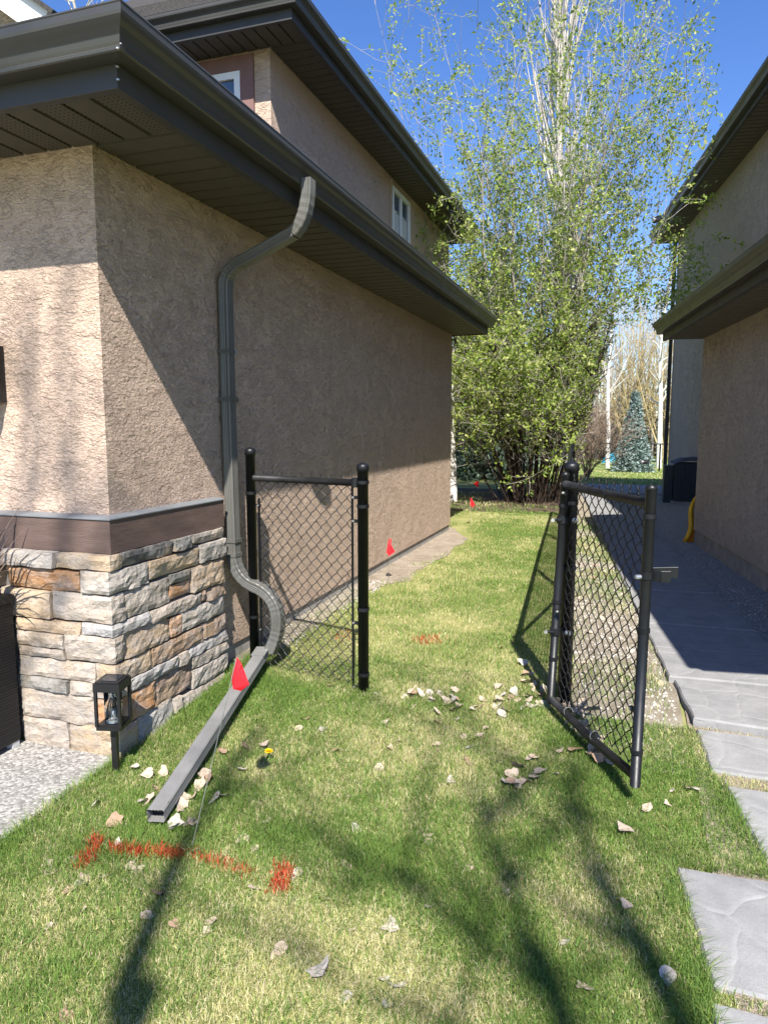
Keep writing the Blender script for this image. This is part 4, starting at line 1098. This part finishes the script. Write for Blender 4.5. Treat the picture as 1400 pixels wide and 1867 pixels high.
# blue spruce
sx_ = gp(1155, 31)
sp_ = empty('blue_spruce', sx_, 'small blue spruce in the back yard behind the far fence', 'tree')
MB().tube([sx_, (sx_[0], sx_[1], sx_[2] + 3.1)], [.05, .01], 8).build('trunk', 'bark_dark', sp_)
rgn = np.random.default_rng(8); pts = []; n_ = 5200
hh = rgn.random(n_) ** 1.35; aa = rgn.random(n_) * 6.283
br_ = np.floor(aa / 6.283 * 11) ; rad = (1 - hh) * .92 * (.55 + .45 * np.abs(np.sin(aa * 5.5 + np.floor(hh * 13) * 1.7))) * np.sqrt(rgn.random(n_)) + .02
pts = np.stack([sx_[0] + np.cos(aa) * rad, sx_[1] + np.sin(aa) * rad, sx_[2] + .25 + hh * 2.95 - rad * .25], 1)
leaves_mesh('crown', pts, 3, .12, [(.16, .22, .20), (.22, .29, .28), (.10, .15, .13), (.28, .35, .34)], 'needle', sp_, 4, .04, .2)
# evergreen behind the clump on the left
for (px, Y, h_, seed, lab) in ((868, 22, 6.5, 14, 'dark spruce half hidden behind the left side of the leafing tree'), (905, 30, 9, 15, 'tall dark spruce behind the trunks of the leafing tree')):
    g_ = gp(px, Y); e_ = empty('dark_spruce', g_, lab, 'tree')
    MB().tube([g_, (g_[0], g_[1], g_[2] + h_)], [.11, .01], 8).build('trunk', 'bark_dark', e_)
    rgn = np.random.default_rng(seed); n_ = 7000; hh = rgn.random(n_) ** 1.3; aa = rgn.random(n_) * 6.283
    rad = (1 - hh) * h_ * .27 * (.55 + .45 * np.abs(np.sin(aa * 5.5 + np.floor(hh * 17) * 1.7))) * np.sqrt(rgn.random(n_)) + .03
    pts = np.stack([g_[0] + np.cos(aa) * rad, g_[1] + np.sin(aa) * rad, g_[2] + .3 + hh * (h_ - .3) - rad * .25], 1)
    leaves_mesh('crown', pts, 3, .20, [(.05, .08, .055), (.08, .12, .08), (.12, .16, .12)], 'needle', e_, seed, .07, .2)
# the wood beyond the fence: one mass of bare trunks, twigs and undergrowth
T = Tree(77)
SW = dict(step=(1.0, .7, .4), wander=(.03, .10, .15), trop=(.02, .04, .02), start=(.1, .15, 0), kids=(3, 2, 0), prob=(.75, .5, 0), along=(.9, .7, .6), len=(2.6, 1.1, .4), lift=.3, rmin=.012, leaflev=9, leafp=0, leafz=0)
rg = random.Random(9)
for i in range(150):
    Y = rg.uniform(46, 66); p = at_y(rg.uniform(1040, 1300) if i % 2 else rg.uniform(790, 1420), 800, Y)
    T.branch((p.x, Y, -.8), (rg.gauss(0, .05), 0, 1), rg.uniform(5, 11), rg.uniform(.035, .10), 0, 2, SW)
wd = seg_mesh('bare_wood', T.P0, T.P1, T.R0, T.R1, 'bark_grey', None, 4)
tag(wd, 'mass of bare grey trees closing the view beyond the yard', 'wood', kind='stuff')
rgn = np.random.default_rng(10); n_ = 9000
YY = rgn.uniform(47, 66, n_); XX = (rgn.uniform(-.38, .20, n_)) * YY; ZZ = -.6 + np.abs(rgn.normal(0, 1.6, n_)) * (0.7 + .6 * vnoise(XX, YY, .15))
ug = leaves_mesh('undergrowth', np.stack([XX, YY, ZZ], 1), 3, .45, [(.20, .15, .10), (.30, .24, .14), (.12, .13, .07), (.36, .30, .20)], 'needle', None, 12, .3, .6)
tag(ug, 'brown and olive undergrowth at the foot of the bare wood', 'undergrowth', kind='stuff')
# blue tarp bundle beyond the fence
tb = at_y(1130, 815, 38)
mb = MB(); g_ = 10
for i in range(g_ + 1):
    for j in range(g_ + 1):
        u, w = i / g_ * 2 - 1, j / g_ * 2 - 1; hgt_ = .62 * math.sqrt(max(0, 1 - u * u * .95)) * math.sqrt(max(0, 1 - w * w * .9)) + .10 * mnoise.noise(Vector((u * 3, w * 3, 1)))
        mb.v.append(Vector((tb.x + u * .85, 38 + w * .5, gz(38) + .05 + hgt_)))
for i in range(g_):
    for j in range(g_): q = i * (g_ + 1) + j; mb.f.append((q, q + g_ + 1, q + g_ + 2, q + 1))
tag(mb.build('tarp_covered_pile', 'tarp_blue', None, True), 'blue tarp covered pile behind the far fence', 'tarp')
# dark board fence far left
dfx = at_y(840, 790, 24)
df = empty('board_fence', (dfx.x - 1, 24, 0), 'dark board fence seen past the garage far corner', 'fence')
for j in range(26): MB().box(dfx.x - 3 + j * .15, dfx.x - 3 + j * .15 + .135, 24, 24.03, gz(24), 1.75).build('board', 'shed_dark', df)
MB().box(dfx.x - 3.05, dfx.x + .95, 23.95, 23.98, 1.5, 1.6).build('rail', 'shed_dark', df)

# street trees behind the viewpoint: their limbs throw the soft shadows on lawn and wall
LV = Vector((-L.x / -L.z, -L.y / -L.z, 1.0))
def lift_g(px, py, h): g = on_ground(px, py); return g + LV * h
def lift_w(x, z, h): return Vector((x, YF, z)) + LV * h
def shade_tree(base, limbs, label, seed):
    o = empty('street_tree', base, label, 'tree', 'street trees behind the viewpoint'); T = Tree(seed)
    S_ = dict(step=(.3, .25, .2), wander=(.05, .10, .12), trop=(.02, .03, .02), start=(.1, .1, 0), kids=(2, 1, 0), prob=(.5, .35, 0), along=(.8, .6, .6), len=(.9, .5, .3), lift=.3, rmin=.004, leaflev=2, leafp=.12, leafz=0)
    for pts, r0, r1, tw in limbs:
        pts = [Vector(p) for p in pts]; n = len(pts) - 1
        # smooth the limb
        fine = []
        for i in range(n):
            a, b_ = pts[i], pts[i + 1]; pm = pts[max(0, i - 1)]; pn = pts[min(n, i + 2)]
            for j in range(6):
                t = j / 6; t2 = t * t; t3 = t2 * t
                fine.append(.5 * ((2 * a) + (b_ - pm) * t + (2 * pm - 5 * a + 4 * b_ - pn) * t2 + (3 * a - pm - 3 * b_ + pn) * t3))
        fine.append(pts[-1]); m = len(fine) - 1
        for i in range(m):
            ra = r0 + (r1 - r0) * i / m; rb = r0 + (r1 - r0) * (i + 1) / m; T.seg(fine[i], fine[i + 1], ra, rb)
            if tw and i > m * .3 and T.r.random() < tw:
                d = (fine[i + 1] - fine[i]).normalized()
                T.branch(fine[i], d * .8 + Vector((T.r.gauss(0, .7), T.r.gauss(0, .7), T.r.gauss(.3, .4))), T.r.uniform(.8, 2.0), .018, 0, 2, S_)
    seg_mesh('trunk', T.P0, T.P1, T.R0, T.R1, 'bark_grey', o, 6)
    if T.leaf: leaves_mesh('crown', T.leaf, 2, .05, GC, 'leaf_green', o, seed, .05, .2)
A1 = (.15, -4.1, gz(-4.1))
shade_tree(A1, [
    ([A1, (.10, -4.0, 2.2), lift_g(170, 1990, 4.6), lift_g(222, 1830, 5.4), lift_g(275, 1690, 6.2), lift_g(335, 1550, 7.2), lift_g(400, 1440, 8.4), lift_g(470, 1330, 9.8)], .070, .020, .05),
    ([(.10, -4.0, 2.2), (-.6, -4.2, 4.5), lift_w(-3.3, -.6, 8.0), lift_w(-2.86, 1.2, 10.0), lift_w(-2.80, 2.2, 12)], .035, .018, .6),
    ([(-.6, -4.2, 4.5), lift_w(-3.1, -.5, 9.0), lift_w(-2.66, .5, 10.6), lift_w(-2.62, 1.1, 11.4), lift_w(-2.58, 1.8, 12.5)], .03, .016, .7),
], 'street tree behind the viewpoint whose trunk shadow crosses the lawn at left', 51)
A2 = (3.0, -6.6, gz(-6.6))
shade_tree(A2, [
    ([A2, (3.0, -6.5, 3.0), lift_g(1290, 1990, 6.30), lift_g(1190, 1790, 7.00), lift_g(1130, 1660, 7.56), lift_g(1075, 1560, 7.98), lift_g(1052, 1470, 8.54), lift_g(1030, 1390, 9.24)], .060, .020, .28),
    ([(3.0, -6.5, 3.0), lift_g(1080, 2030, 6.16), lift_g(985, 1800, 7.00), lift_g(935, 1640, 7.84), lift_g(885, 1520, 8.40), lift_g(860, 1430, 9.10)], .045, .016, .35),
    ([lift_g(985, 1800, 7.00), lift_g(840, 1680, 7.70), lift_g(740, 1600, 8.26), lift_g(600, 1640, 8.75)], .017, .008, .3),
    ([lift_g(1080, 2030, 6.16), lift_g(820, 1880, 7.14), lift_g(640, 1800, 7.91), lift_g(500, 1650, 8.82)], .018, .008, .3),
], 'street tree behind the viewpoint whose limbs shade the lawn at right', 52)

# ------------------------------------------------------------------ grass
rng = np.random.default_rng(1)
GZY, GZZ = _GY, _GZ
def lawn_left(y): return np.where(y < 2.68, -2.285, np.where(y < 3.72, -2.25, -2.30))
def lawn_right(y):
    return np.interp(y, [-1, 1.4, 2.09, 2.10, 2.64, 2.66, 2.76, 3.235, 3.35, 3.735, 3.79, 4.345, 4.35, 12], [.29, .29, .30, .30, .235, .55, .55, .475, .425, .39, .385, .325, .30, -.4])
def in_front(x, y): return (x > lawn_left(y)) & (x < lawn_right(y)) & (y > -.6) & (y < 12.6)
def blades(name, x, y, h, w, colr, seed, bend=.6, root=None):
    r = np.random.default_rng(seed); n = len(x)
    z = np.interp(y, GZY, GZZ) + .002
    a = r.random(n) * 6.283; b_ = a + 1.57 + r.normal(0, .5, n); ln = r.random(n) * bend + .12
    dx, dy = np.cos(b_), np.sin(b_); wx, wy = np.cos(a) * w / 2, np.sin(a) * w / 2
    B = np.stack([x, y, z], 1); wv_ = np.stack([wx, wy, np.zeros(n)], 1)
    m1 = B + np.stack([dx * h * ln * .35, dy * h * ln * .35, h * .58], 1)
    m2 = B + np.stack([dx * h * ln * 1.1, dy * h * ln * 1.1, h * (1 - .25 * ln)], 1)
    V = np.stack([B - wv_, B + wv_, m1 + wv_ * .8, m1 - wv_ * .8, m2], 1).reshape(-1, 3)
    bs_ = (np.arange(n) * 5)[:, None]
    return np_mesh(name, V, bs_ + np.array([[0, 1, 2, 3]]), 'grass_blade', None, np.repeat(colr, 5, 0), bs_ + np.array([[3, 2, 4]]))
# painted marks: quads on the lawn in plan
def plan(pts): return [on_ground(*p) for p in pts]
MARKS = [
    ('angled red paint stroke at the left end of the lawn marking', plan([(172, 1528), (190, 1538), (163, 1585), (140, 1592), (148, 1570)])),
    ('long red paint line across the grass below the downspout extension', plan([(198, 1546), (260, 1550), (335, 1554), (338, 1570), (270, 1566), (200, 1562)])),
    ('thin fading red paint line between the flag wire and the red square', plan([(350, 1556), (410, 1568), (465, 1592), (458, 1608), (400, 1585), (350, 1570)])),
    ('red painted square on the grass at the right end of the marking', plan([(505, 1580), (536, 1584), (528, 1630), (490, 1632)])),
    ('small red paint blotch on the lawn beyond the gate opening', plan([(752, 1164), (800, 1160), (803, 1174), (775, 1178), (755, 1174)])),
    ('faint red paint blotch behind the chain link fence panel', plan([(610, 1155), (640, 1150), (640, 1168), (615, 1172)])),
]
def inpoly(px, py, poly):
    ins = np.zeros(len(px), bool); n = len(poly); j = n - 1
    for i in range(n):
        xi, yi, xj, yj = poly[i].x, poly[i].y, poly[j].x, poly[j].y
        c = ((yi > py) != (yj > py)) & (px < (xj - xi) * (py - yi) / (yj - yi + 1e-12) + xi); ins ^= c; j = i
    return ins
GREEN = np.array([(.11, .20, .036), (.15, .25, .046), (.205, .295, .062), (.12, .215, .048)])
STRAW = np.array([(.58, .52, .29), (.48, .47, .20), (.64, .57, .36), (.43, .44, .16)])
def grass_cols(x, y, r, dry0=.45):
    n = len(x); dry = dry0 + .95 * (vnoise(x, y, 1.7) - .5) + .6 * (vnoise(x + 9, y, 5.5) - .5) + .35 * (vnoise(x, y + 3, 14) - .5)
    s = r.random(n) < np.clip(dry, .06, .9)
    c = np.where(s[:, None], STRAW[r.integers(0, 4, n)], GREEN[r.integers(0, 4, n)]) * r.uniform(.8, 1.2, (n, 1))
    return c, s, dry
def field(n, x0, x1, y0, y1, ok): 
    x = rng.uniform(x0, x1, n); y = rng.uniform(y0, y1, n); m = ok(x, y); return x[m], y[m]
xs, ys2 = [], []
a, b_ = field(430000, -2.4, .75, .9, 4.2, in_front); xs.append(a); ys2.append(b_)
def soil(x, y):
    e = -2.08 + .3 * (vnoise(y * 0 + 2, y, 1.1) - .5) - .55 * np.maximum(0, 6.5 - y) - .45 * np.maximum(0, y - 9.3)
    return np.clip((x - e + .35 * (vnoise(x, y, 6) - .5)) / .45 + rng.random(len(x)) * .9 - .45, 0, 1) > .5
a, b_ = field(210000, -2.4, .1, 4.2, 12.6, lambda x, y: in_front(x, y) & (x < -.22 - (y - 3.8) * .0655) & soil(x, y) & ((x > -2.17) | (rng.random(len(x)) < .25))); 
kf = rng.random(len(a)) < np.interp(b_, [4.2, 7, 12], [1, .62, .40]); xs.append(a[kf]); ys2.append(b_[kf])
X = np.concatenate(xs); Y = np.concatenate(ys2)
# side strip: keep grass right of the fence patchy
right = X > (-.22 - np.maximum(0, Y - 3.8) * .0655)
patch = (Y < 3.75) | ~right
X, Y = X[patch], Y[patch]
colr, isdry, dry = grass_cols(X, Y, rng, .38)
far = np.interp(Y, [0, 4, 12], [1, 1.15, 2.2])
edge = np.clip(1 - (lawn_right(Y) - X) / .10, 0, 1) * (Y < 4.3) + np.clip(1 - (X - lawn_left(Y)) / .12, 0, 1)
H = np.where(isdry, rng.uniform(.012, .028, len(X)), rng.uniform(.016, .042, len(X))) * (1 + .7 * edge) * (.8 + .5 * vnoise(X, Y, 3))
Wd = rng.uniform(.0013, .0026, len(X)) * far
pid = np.full(len(X), -1)
jx = X + rng.normal(0, .006, len(X)); jy = Y + rng.normal(0, .006, len(X))
for i, (lab, poly) in enumerate(MARKS):
    cov = (.85, .85, .5, .95, .5, .3)[i]
    pid[inpoly(jx, jy, poly) & (rng.random(len(X)) < cov)] = i
    jx2 = X + rng.normal(0, .022, len(X)); jy2 = Y + rng.normal(0, .022, len(X))
    pid[(pid < 0) & inpoly(jx2, jy2, poly) & (rng.random(len(X)) < cov * .4)] = i
m = pid < 0
g = blades('lawn_grass', X[m], Y[m], H[m], Wd[m], colr[m], 2, 1.25); tag(g, 'spring lawn of mixed green and straw coloured grass', 'grass', kind='stuff')
for i, (lab, poly) in enumerate(MARKS):
    m = pid == i
    if m.sum() < 3: continue
    n_ = int(m.sum()); pf = np.clip(rng.normal(.82, .2, (n_, 1)), .2, 1); rc = np.array([(.50, .038, .022)]) * rng.uniform(.6, 1.25, (n_, 1)) * pf + colr[m] * (1 - pf)
    o = blades('paint_mark', X[m], Y[m], H[m] * .95, Wd[m] * 1.5, rc, 30 + i); tag(o, lab, 'paint mark', 'red paint marks on the grass')
# sparse weeds on the strip between fence and path, in the slab joints, and along walls
x, y = field(70000, -.9, .4, 3.3, 12, lambda x, y: (x > -.24 - (y - 3.8) * .0655) & (x < .30 - np.maximum(0, y - 4.35) * .098) & (vnoise(x, y, 2.3) + .5 * (rng.random(len(x)) - .5) > .44))
c_, s_, _ = grass_cols(x, y, rng, .5); o = blades('strip_grass', x, y, rng.uniform(.02, .06, len(x)), rng.uniform(.002, .004, len(x)), c_, 5); tag(o, 'thin patchy grass on the strip between fence and path', 'grass', kind='stuff')
xs = []; ys2 = []
for (y0, y1, x0, x1, n_) in ((3.24, 3.345, .42, 1.0, 1500), (2.665, 2.76, .24, 1.1, 2600), (2.03, 2.095, .28, 1.0, 1300), (3.738, 3.788, .38, 1.0, 250)):
    xs.append(rng.uniform(x0, x1, n_)); ys2.append(rng.uniform(y0, y1, n_))
x = np.concatenate(xs); y = np.concatenate(ys2); c_, s_, _ = grass_cols(x, y, rng, .78); o = blades('joint_grass', x, y, rng.uniform(.01, .035, len(x)), rng.uniform(.0016, .003, len(x)), c_, 6); tag(o, 'straw and grass tufts growing in the slab joints', 'grass', kind='stuff')
x, y = field(26000, -7, 3, 20.3, 32.5, lambda x, y: rng.random(len(x)) < .9)
c_, s_, _ = grass_cols(x, y, rng, .42); o = blades('yard_grass', x, y, rng.uniform(.03, .06, len(x)), rng.uniform(.012, .022, len(x)), c_, 7); tag(o, 'sunlit grass of the back yard before the far fence', 'grass', kind='stuff')
x, y = field(26000, -7, -.9, 10.2, 20, lambda x, y: ((x < -2.4) | (y > 12.4)) & (x < -.25 - (y - 3.8) * .0655) & (vnoise(x, y, .9) > .42))
c_, s_, _ = grass_cols(x, y, rng, .3); o = blades('shade_grass', x, y, rng.uniform(.03, .06, len(x)), rng.uniform(.006, .012, len(x)), c_, 8); tag(o, 'thin shaded grass around the leafing tree', 'grass', kind='stuff')

x, y = field(60000, .98, 3.2, .9, 3.0, lambda x, y: (x > 1.0) & (y < 2.95))
c_, s_, _ = grass_cols(x, y, rng, .37); o = blades('verge_grass', x, y, rng.uniform(.016, .04, len(x)), rng.uniform(.0018, .0034, len(x)), c_, 9, 1.2); tag(o, 'green grass on the far side of the paving slabs', 'grass', kind='stuff')

# pebbles --------------------------------------------------------
def pebbles(name, x, y, s, mat, seed, label, dz=.004):
    r = np.random.default_rng(seed); n = len(x); z = np.interp(y, GZY, GZZ) + dz
    oc = np.array([(1, 0, 0), (0, 1, 0), (-1, 0, 0), (0, -1, 0), (0, 0, .7), (0, 0, -.7)], float)
    V = oc[None] * s[:, None, None] * r.uniform(.6, 1.3, (n, 6, 1)); a = r.random(n) * 6.283; ca, sa = np.cos(a), np.sin(a)
    Vx = V[..., 0] * ca[:, None] - V[..., 1] * sa[:, None]; Vy = V[..., 0] * sa[:, None] + V[..., 1] * ca[:, None]
    V = np.stack([Vx + x[:, None], Vy + y[:, None], V[..., 2] + z[:, None]], -1).reshape(-1, 3)
    F = np.array([(0, 1, 4), (1, 2, 4), (2, 3, 4), (3, 0, 4), (1, 0, 5), (2, 1, 5), (3, 2, 5), (0, 3, 5)])
    o = np_mesh(name, V, None, mat, None, None, ((np.arange(n) * 6)[:, None, None] + F[None]).reshape(-1, 3)); tag(o, label, 'gravel', kind='stuff')
x, y = field(26000, .3, 2.6, 2.9, 16.5, lambda x, y: (x > 1.0 - (y - 4.9) * .103) & (x < 1.258 - (y - 6.92) * .1365 + .02 + 1.3 * (y > 9.7)))
pebbles('wall_pebbles', x, y, rng.uniform(.006, .014, len(x)), 'pebble_grey', 3, 'grey pebbles filling the strip along the right house wall')
x, y = field(12000, -.9, .5, 3.4, 12, lambda x, y: (x > -.20 - (y - 3.8) * .0655) & (x < .31 - np.maximum(0, y - 4.35) * .098))
pebbles('strip_pebbles', x, y, rng.uniform(.005, .016, len(x)), 'stone_pebble', 4, 'pale pebbles on the strip between side fence and path')
x, y = field(9000, -2.4, -1.5, 5.6, 11.8, lambda x, y: x < -1.97 - .55 * np.maximum(0, 6.5 - y) - .45 * np.maximum(0, y - 9.3))
pebbles('soil_clods', x, y, rng.uniform(.003, .014, len(x)), 'bare_soil', 6, 'small dirt clods on the bare soil beside the garage')
x, y = field(2600, -2.36, -2.05, 3.7, 6.4, lambda x, y: rng.random(len(x)) < np.clip((-2.08 - x) / .2, 0, 1))
pebbles('garage_pebbles', x, y, rng.uniform(.006, .014, len(x)), 'stone_pebble', 5, 'pale pebbles along the garage foundation')

# ------------------------------------------------------------------ dead leaves
LM = []
for vi in range(14):
    r = random.Random(100 + vi); n_ = 12; rings = 3; v = [Vector((0, 0, .004))]; f = []
    cu = r.uniform(.3, 1.3); ca = r.uniform(0, 3.14); asp = r.uniform(.62, 1.0)
    for q in range(1, rings + 1):
        for k in range(n_):
            t = 2 * math.pi * k / n_; rad = q / rings * (1 + .16 * math.sin(3 * t + vi) + (.16 * r.uniform(-1, 1) if q == rings else 0))
            x, y = rad * math.cos(t), rad * math.sin(t) * asp
            if abs(math.atan2(math.sin(t), math.cos(t))) < .3 and q == rings: x *= 1.25
            along = x * math.cos(ca) + y * math.sin(ca)
            z = .32 * cu * along * along + .16 * mnoise.noise(Vector((x * 2.3, y * 2.3, vi * 2.1))) + .05 * r.uniform(-1, 1)
            v.append(Vector((x, y, z)))
    for k in range(n_): f.append((0, 1 + k, 1 + (k + 1) % n_))
    for q in range(rings - 1):
        for k in range(n_): a = 1 + q * n_ + k; b2 = 1 + q * n_ + (k + 1) % n_; f.append((a, a + n_, b2 + n_, b2))
    i = len(v); v += [Vector((-1.0, 0, .02)), Vector((-1.0, .05, .02)), Vector((-1.7, .1, .12))]; f.append((i, i + 1, i + 2))
    zm = min(p.z for p in v)
    me = bpy.data.meshes.new('dead_leaf'); me.from_pydata([(p.x, p.y, p.z - zm) for p in v], [], f); me.materials.append(MATS[('dead_leaf', 'dead_leaf_grey', 'dead_leaf', 'dead_leaf_grey', 'dead_leaf', 'dead_leaf_brown', 'dead_leaf')[vi % 7]]); LM.append(me)
rgl = random.Random(66)
def leaf(p, s, label, group, dz=.012, tilt_=.5):
    o = bpy.data.objects.new('dead_leaf', rgl.choice(LM)); col.objects.link(o)
    o.location = (p.x, p.y, gz(p.y) + dz); o.rotation_euler = (rgl.uniform(-tilt_, tilt_), rgl.uniform(-tilt_, tilt_), rgl.uniform(0, 6.28)); s *= .88; o.scale = (s, s, s)
    tag(o, label, 'leaf', group); return o
C1 = lambda x, y: (500 + x * .4286, 1150 + y * .4286)
for (x, y, s) in ((705, 275, .025), (475, 398, .024), (495, 512, .028), (540, 480, .026), (265, 520, .024), (205, 428, .028), (445, 595, .033), (690, 495, .02), (805, 460, .024), (830, 508, .024), (828, 568, .030), (900, 425, .026), (870, 455, .024), (755, 652, .032), (320, 715, .020), (345, 858, .028), (100, 1048, .024), (305, 1012, .024), (650, 885, .022), (655, 910, .02), (825, 1025, .024), (670, 1185, .028), (495, 1275, .034), (340, 1285, .020), (525, 1525, .032), (305, 1575, .026), (465, 1500, .022), (480, 1610, .024), (25, 1370, .034), (965, 78, .024), (985, 1120, .016), (1230, 1340, .02), (1320, 1540, .03), (240, 245, .03), (130, 385, .028), (105, 425, .024), (690, 398, .024), (775, 388, .022), (440, 280, .028), (680, 345, .026), (555, 290, .022), (950, 570, .016), (690, 578, .014), (600, 250, .02)):
    leaf(on_ground(*C1(x, y)), s, 'dry pale leaf lying scattered on the open lawn', 'leaves scattered on the lawn', .012)
for i in range(40): leaf(on_ground(rgl.uniform(745, 965), rgl.gauss(1284, 12)), rgl.uniform(.020, .034), 'dry beige leaf in the row across the gate threshold', 'leaves across the gate threshold', rgl.uniform(.008, .03), .7)
for (x, y) in ((1060, 150), (1065, 200), (1085, 195), (1095, 225), (1100, 240), (1105, 265), (1135, 285), (1090, 330), (1110, 300), (1130, 320), (1150, 325), (1070, 235), (1145, 260)):
    leaf(on_ground(*C1(x, y)), rgl.uniform(.028, .036), 'dry beige leaf heaped left of the gate hinge post', 'leaves by the gate hinge', rgl.uniform(.012, .03), .6)
for (x, y) in ((1100, 555), (1085, 560), (1040, 600), (1010, 628), (1055, 665), (1035, 672), (1015, 670), (990, 668), (1105, 645), (1130, 622), (1075, 655)):
    leaf(on_ground(*C1(x, y)), rgl.uniform(.026, .040), 'dry beige leaf in the small cluster left of the gate', 'leaf cluster left of the gate', rgl.uniform(.015, .03), .6)
for (x, y, s) in ((1178, 1483, .028), (1020, 1377, .026), (1012, 1420, .020), (1215, 1475, .022), (1225, 1450, .016), (1265, 1447, .024), (1141, 1660, .026), (1215, 1790, .03), (1250, 1445, .018), (1160, 1440, .024)):
    leaf(on_ground(x, y), s, 'dry pale leaf on the grass between gate and slabs', 'leaves between gate and slabs', .022)
for i in range(46):                       # drift caught under the gate's bottom rail
    t_ = rgl.random() ** 1.3; p = hb.lerp(fb, t_ * .72) + Vector((rgl.uniform(.01, .17) * (1.1 - t_), rgl.uniform(-.02, .10), 0))
    leaf(p, rgl.uniform(.022, .034), 'dry beige leaf drifted against the bottom of the gate', 'leaves drifted under the gate', rgl.uniform(.005, .06), 1.2)
C2 = lambda x, y: (x * .4286, 1350 + y * .4286)
for (x, y) in ((575, 135), (700, 155), (635, 165), (660, 230), (610, 285), (635, 275), (490, 370), (410, 290), (1040, 45), (1125, 40), (945, 70), (1025, 145), (945, 260), (920, 265), (870, 165), (860, 195), (890, 190), (850, 215), (825, 265), (750, 375), (745, 395), (790, 275), (770, 320), (810, 380), (815, 375), (775, 300), (870, 210)):
    leaf(on_ground(*C2(x, y)), rgl.uniform(.024, .036), 'dry greyish leaf on the grass around the downspout extension', 'leaves around the extension', .028, .8)
for (x, y) in ((500, 460), (410, 395), (215, 520), (205, 545), (215, 575), (305, 520), (350, 620), (365, 600), (205, 805), (560, 545), (590, 562), (675, 660), (630, 760), (905, 785), (885, 825), (1265, 580), (1085, 470), (1035, 430), (1140, 350), (830, 478), (280, 1190), (1355, 1010), (1195, 900), (345, 740), (430, 600), (225, 645), (300, 650), (750, 800), (1090, 640)):
    leaf(on_ground(*C2(x, y)), rgl.uniform(.016, .030), 'dry leaf scrap on the lawn around the red paint marks', 'leaf scraps around the paint marks', .010)
for i in range(60):                       # litter along the strip behind the gate
    y = rgl.uniform(4.2, 10.5); x = rgl.uniform(FX(y) + .06, PL(y) - .03); leaf(Vector((x, y, 0)), rgl.uniform(.02, .032), 'brown leaf litter on the gravel strip behind the gate', 'leaf litter on the gravel strip', .012)

leaf(on_ground(1048, 1378), .040, 'broad beige leaf lying just left of the gate bottom rail', None, .028, .3)
leaf(on_ground(1138, 1525), .036, 'round pale leaf lying alone below the gate latch stile', None, .028, .25)
leaf(on_ground(581, 1784), .038, 'large torn pale leaf lying alone near the bottom centre', None, .026, .35)
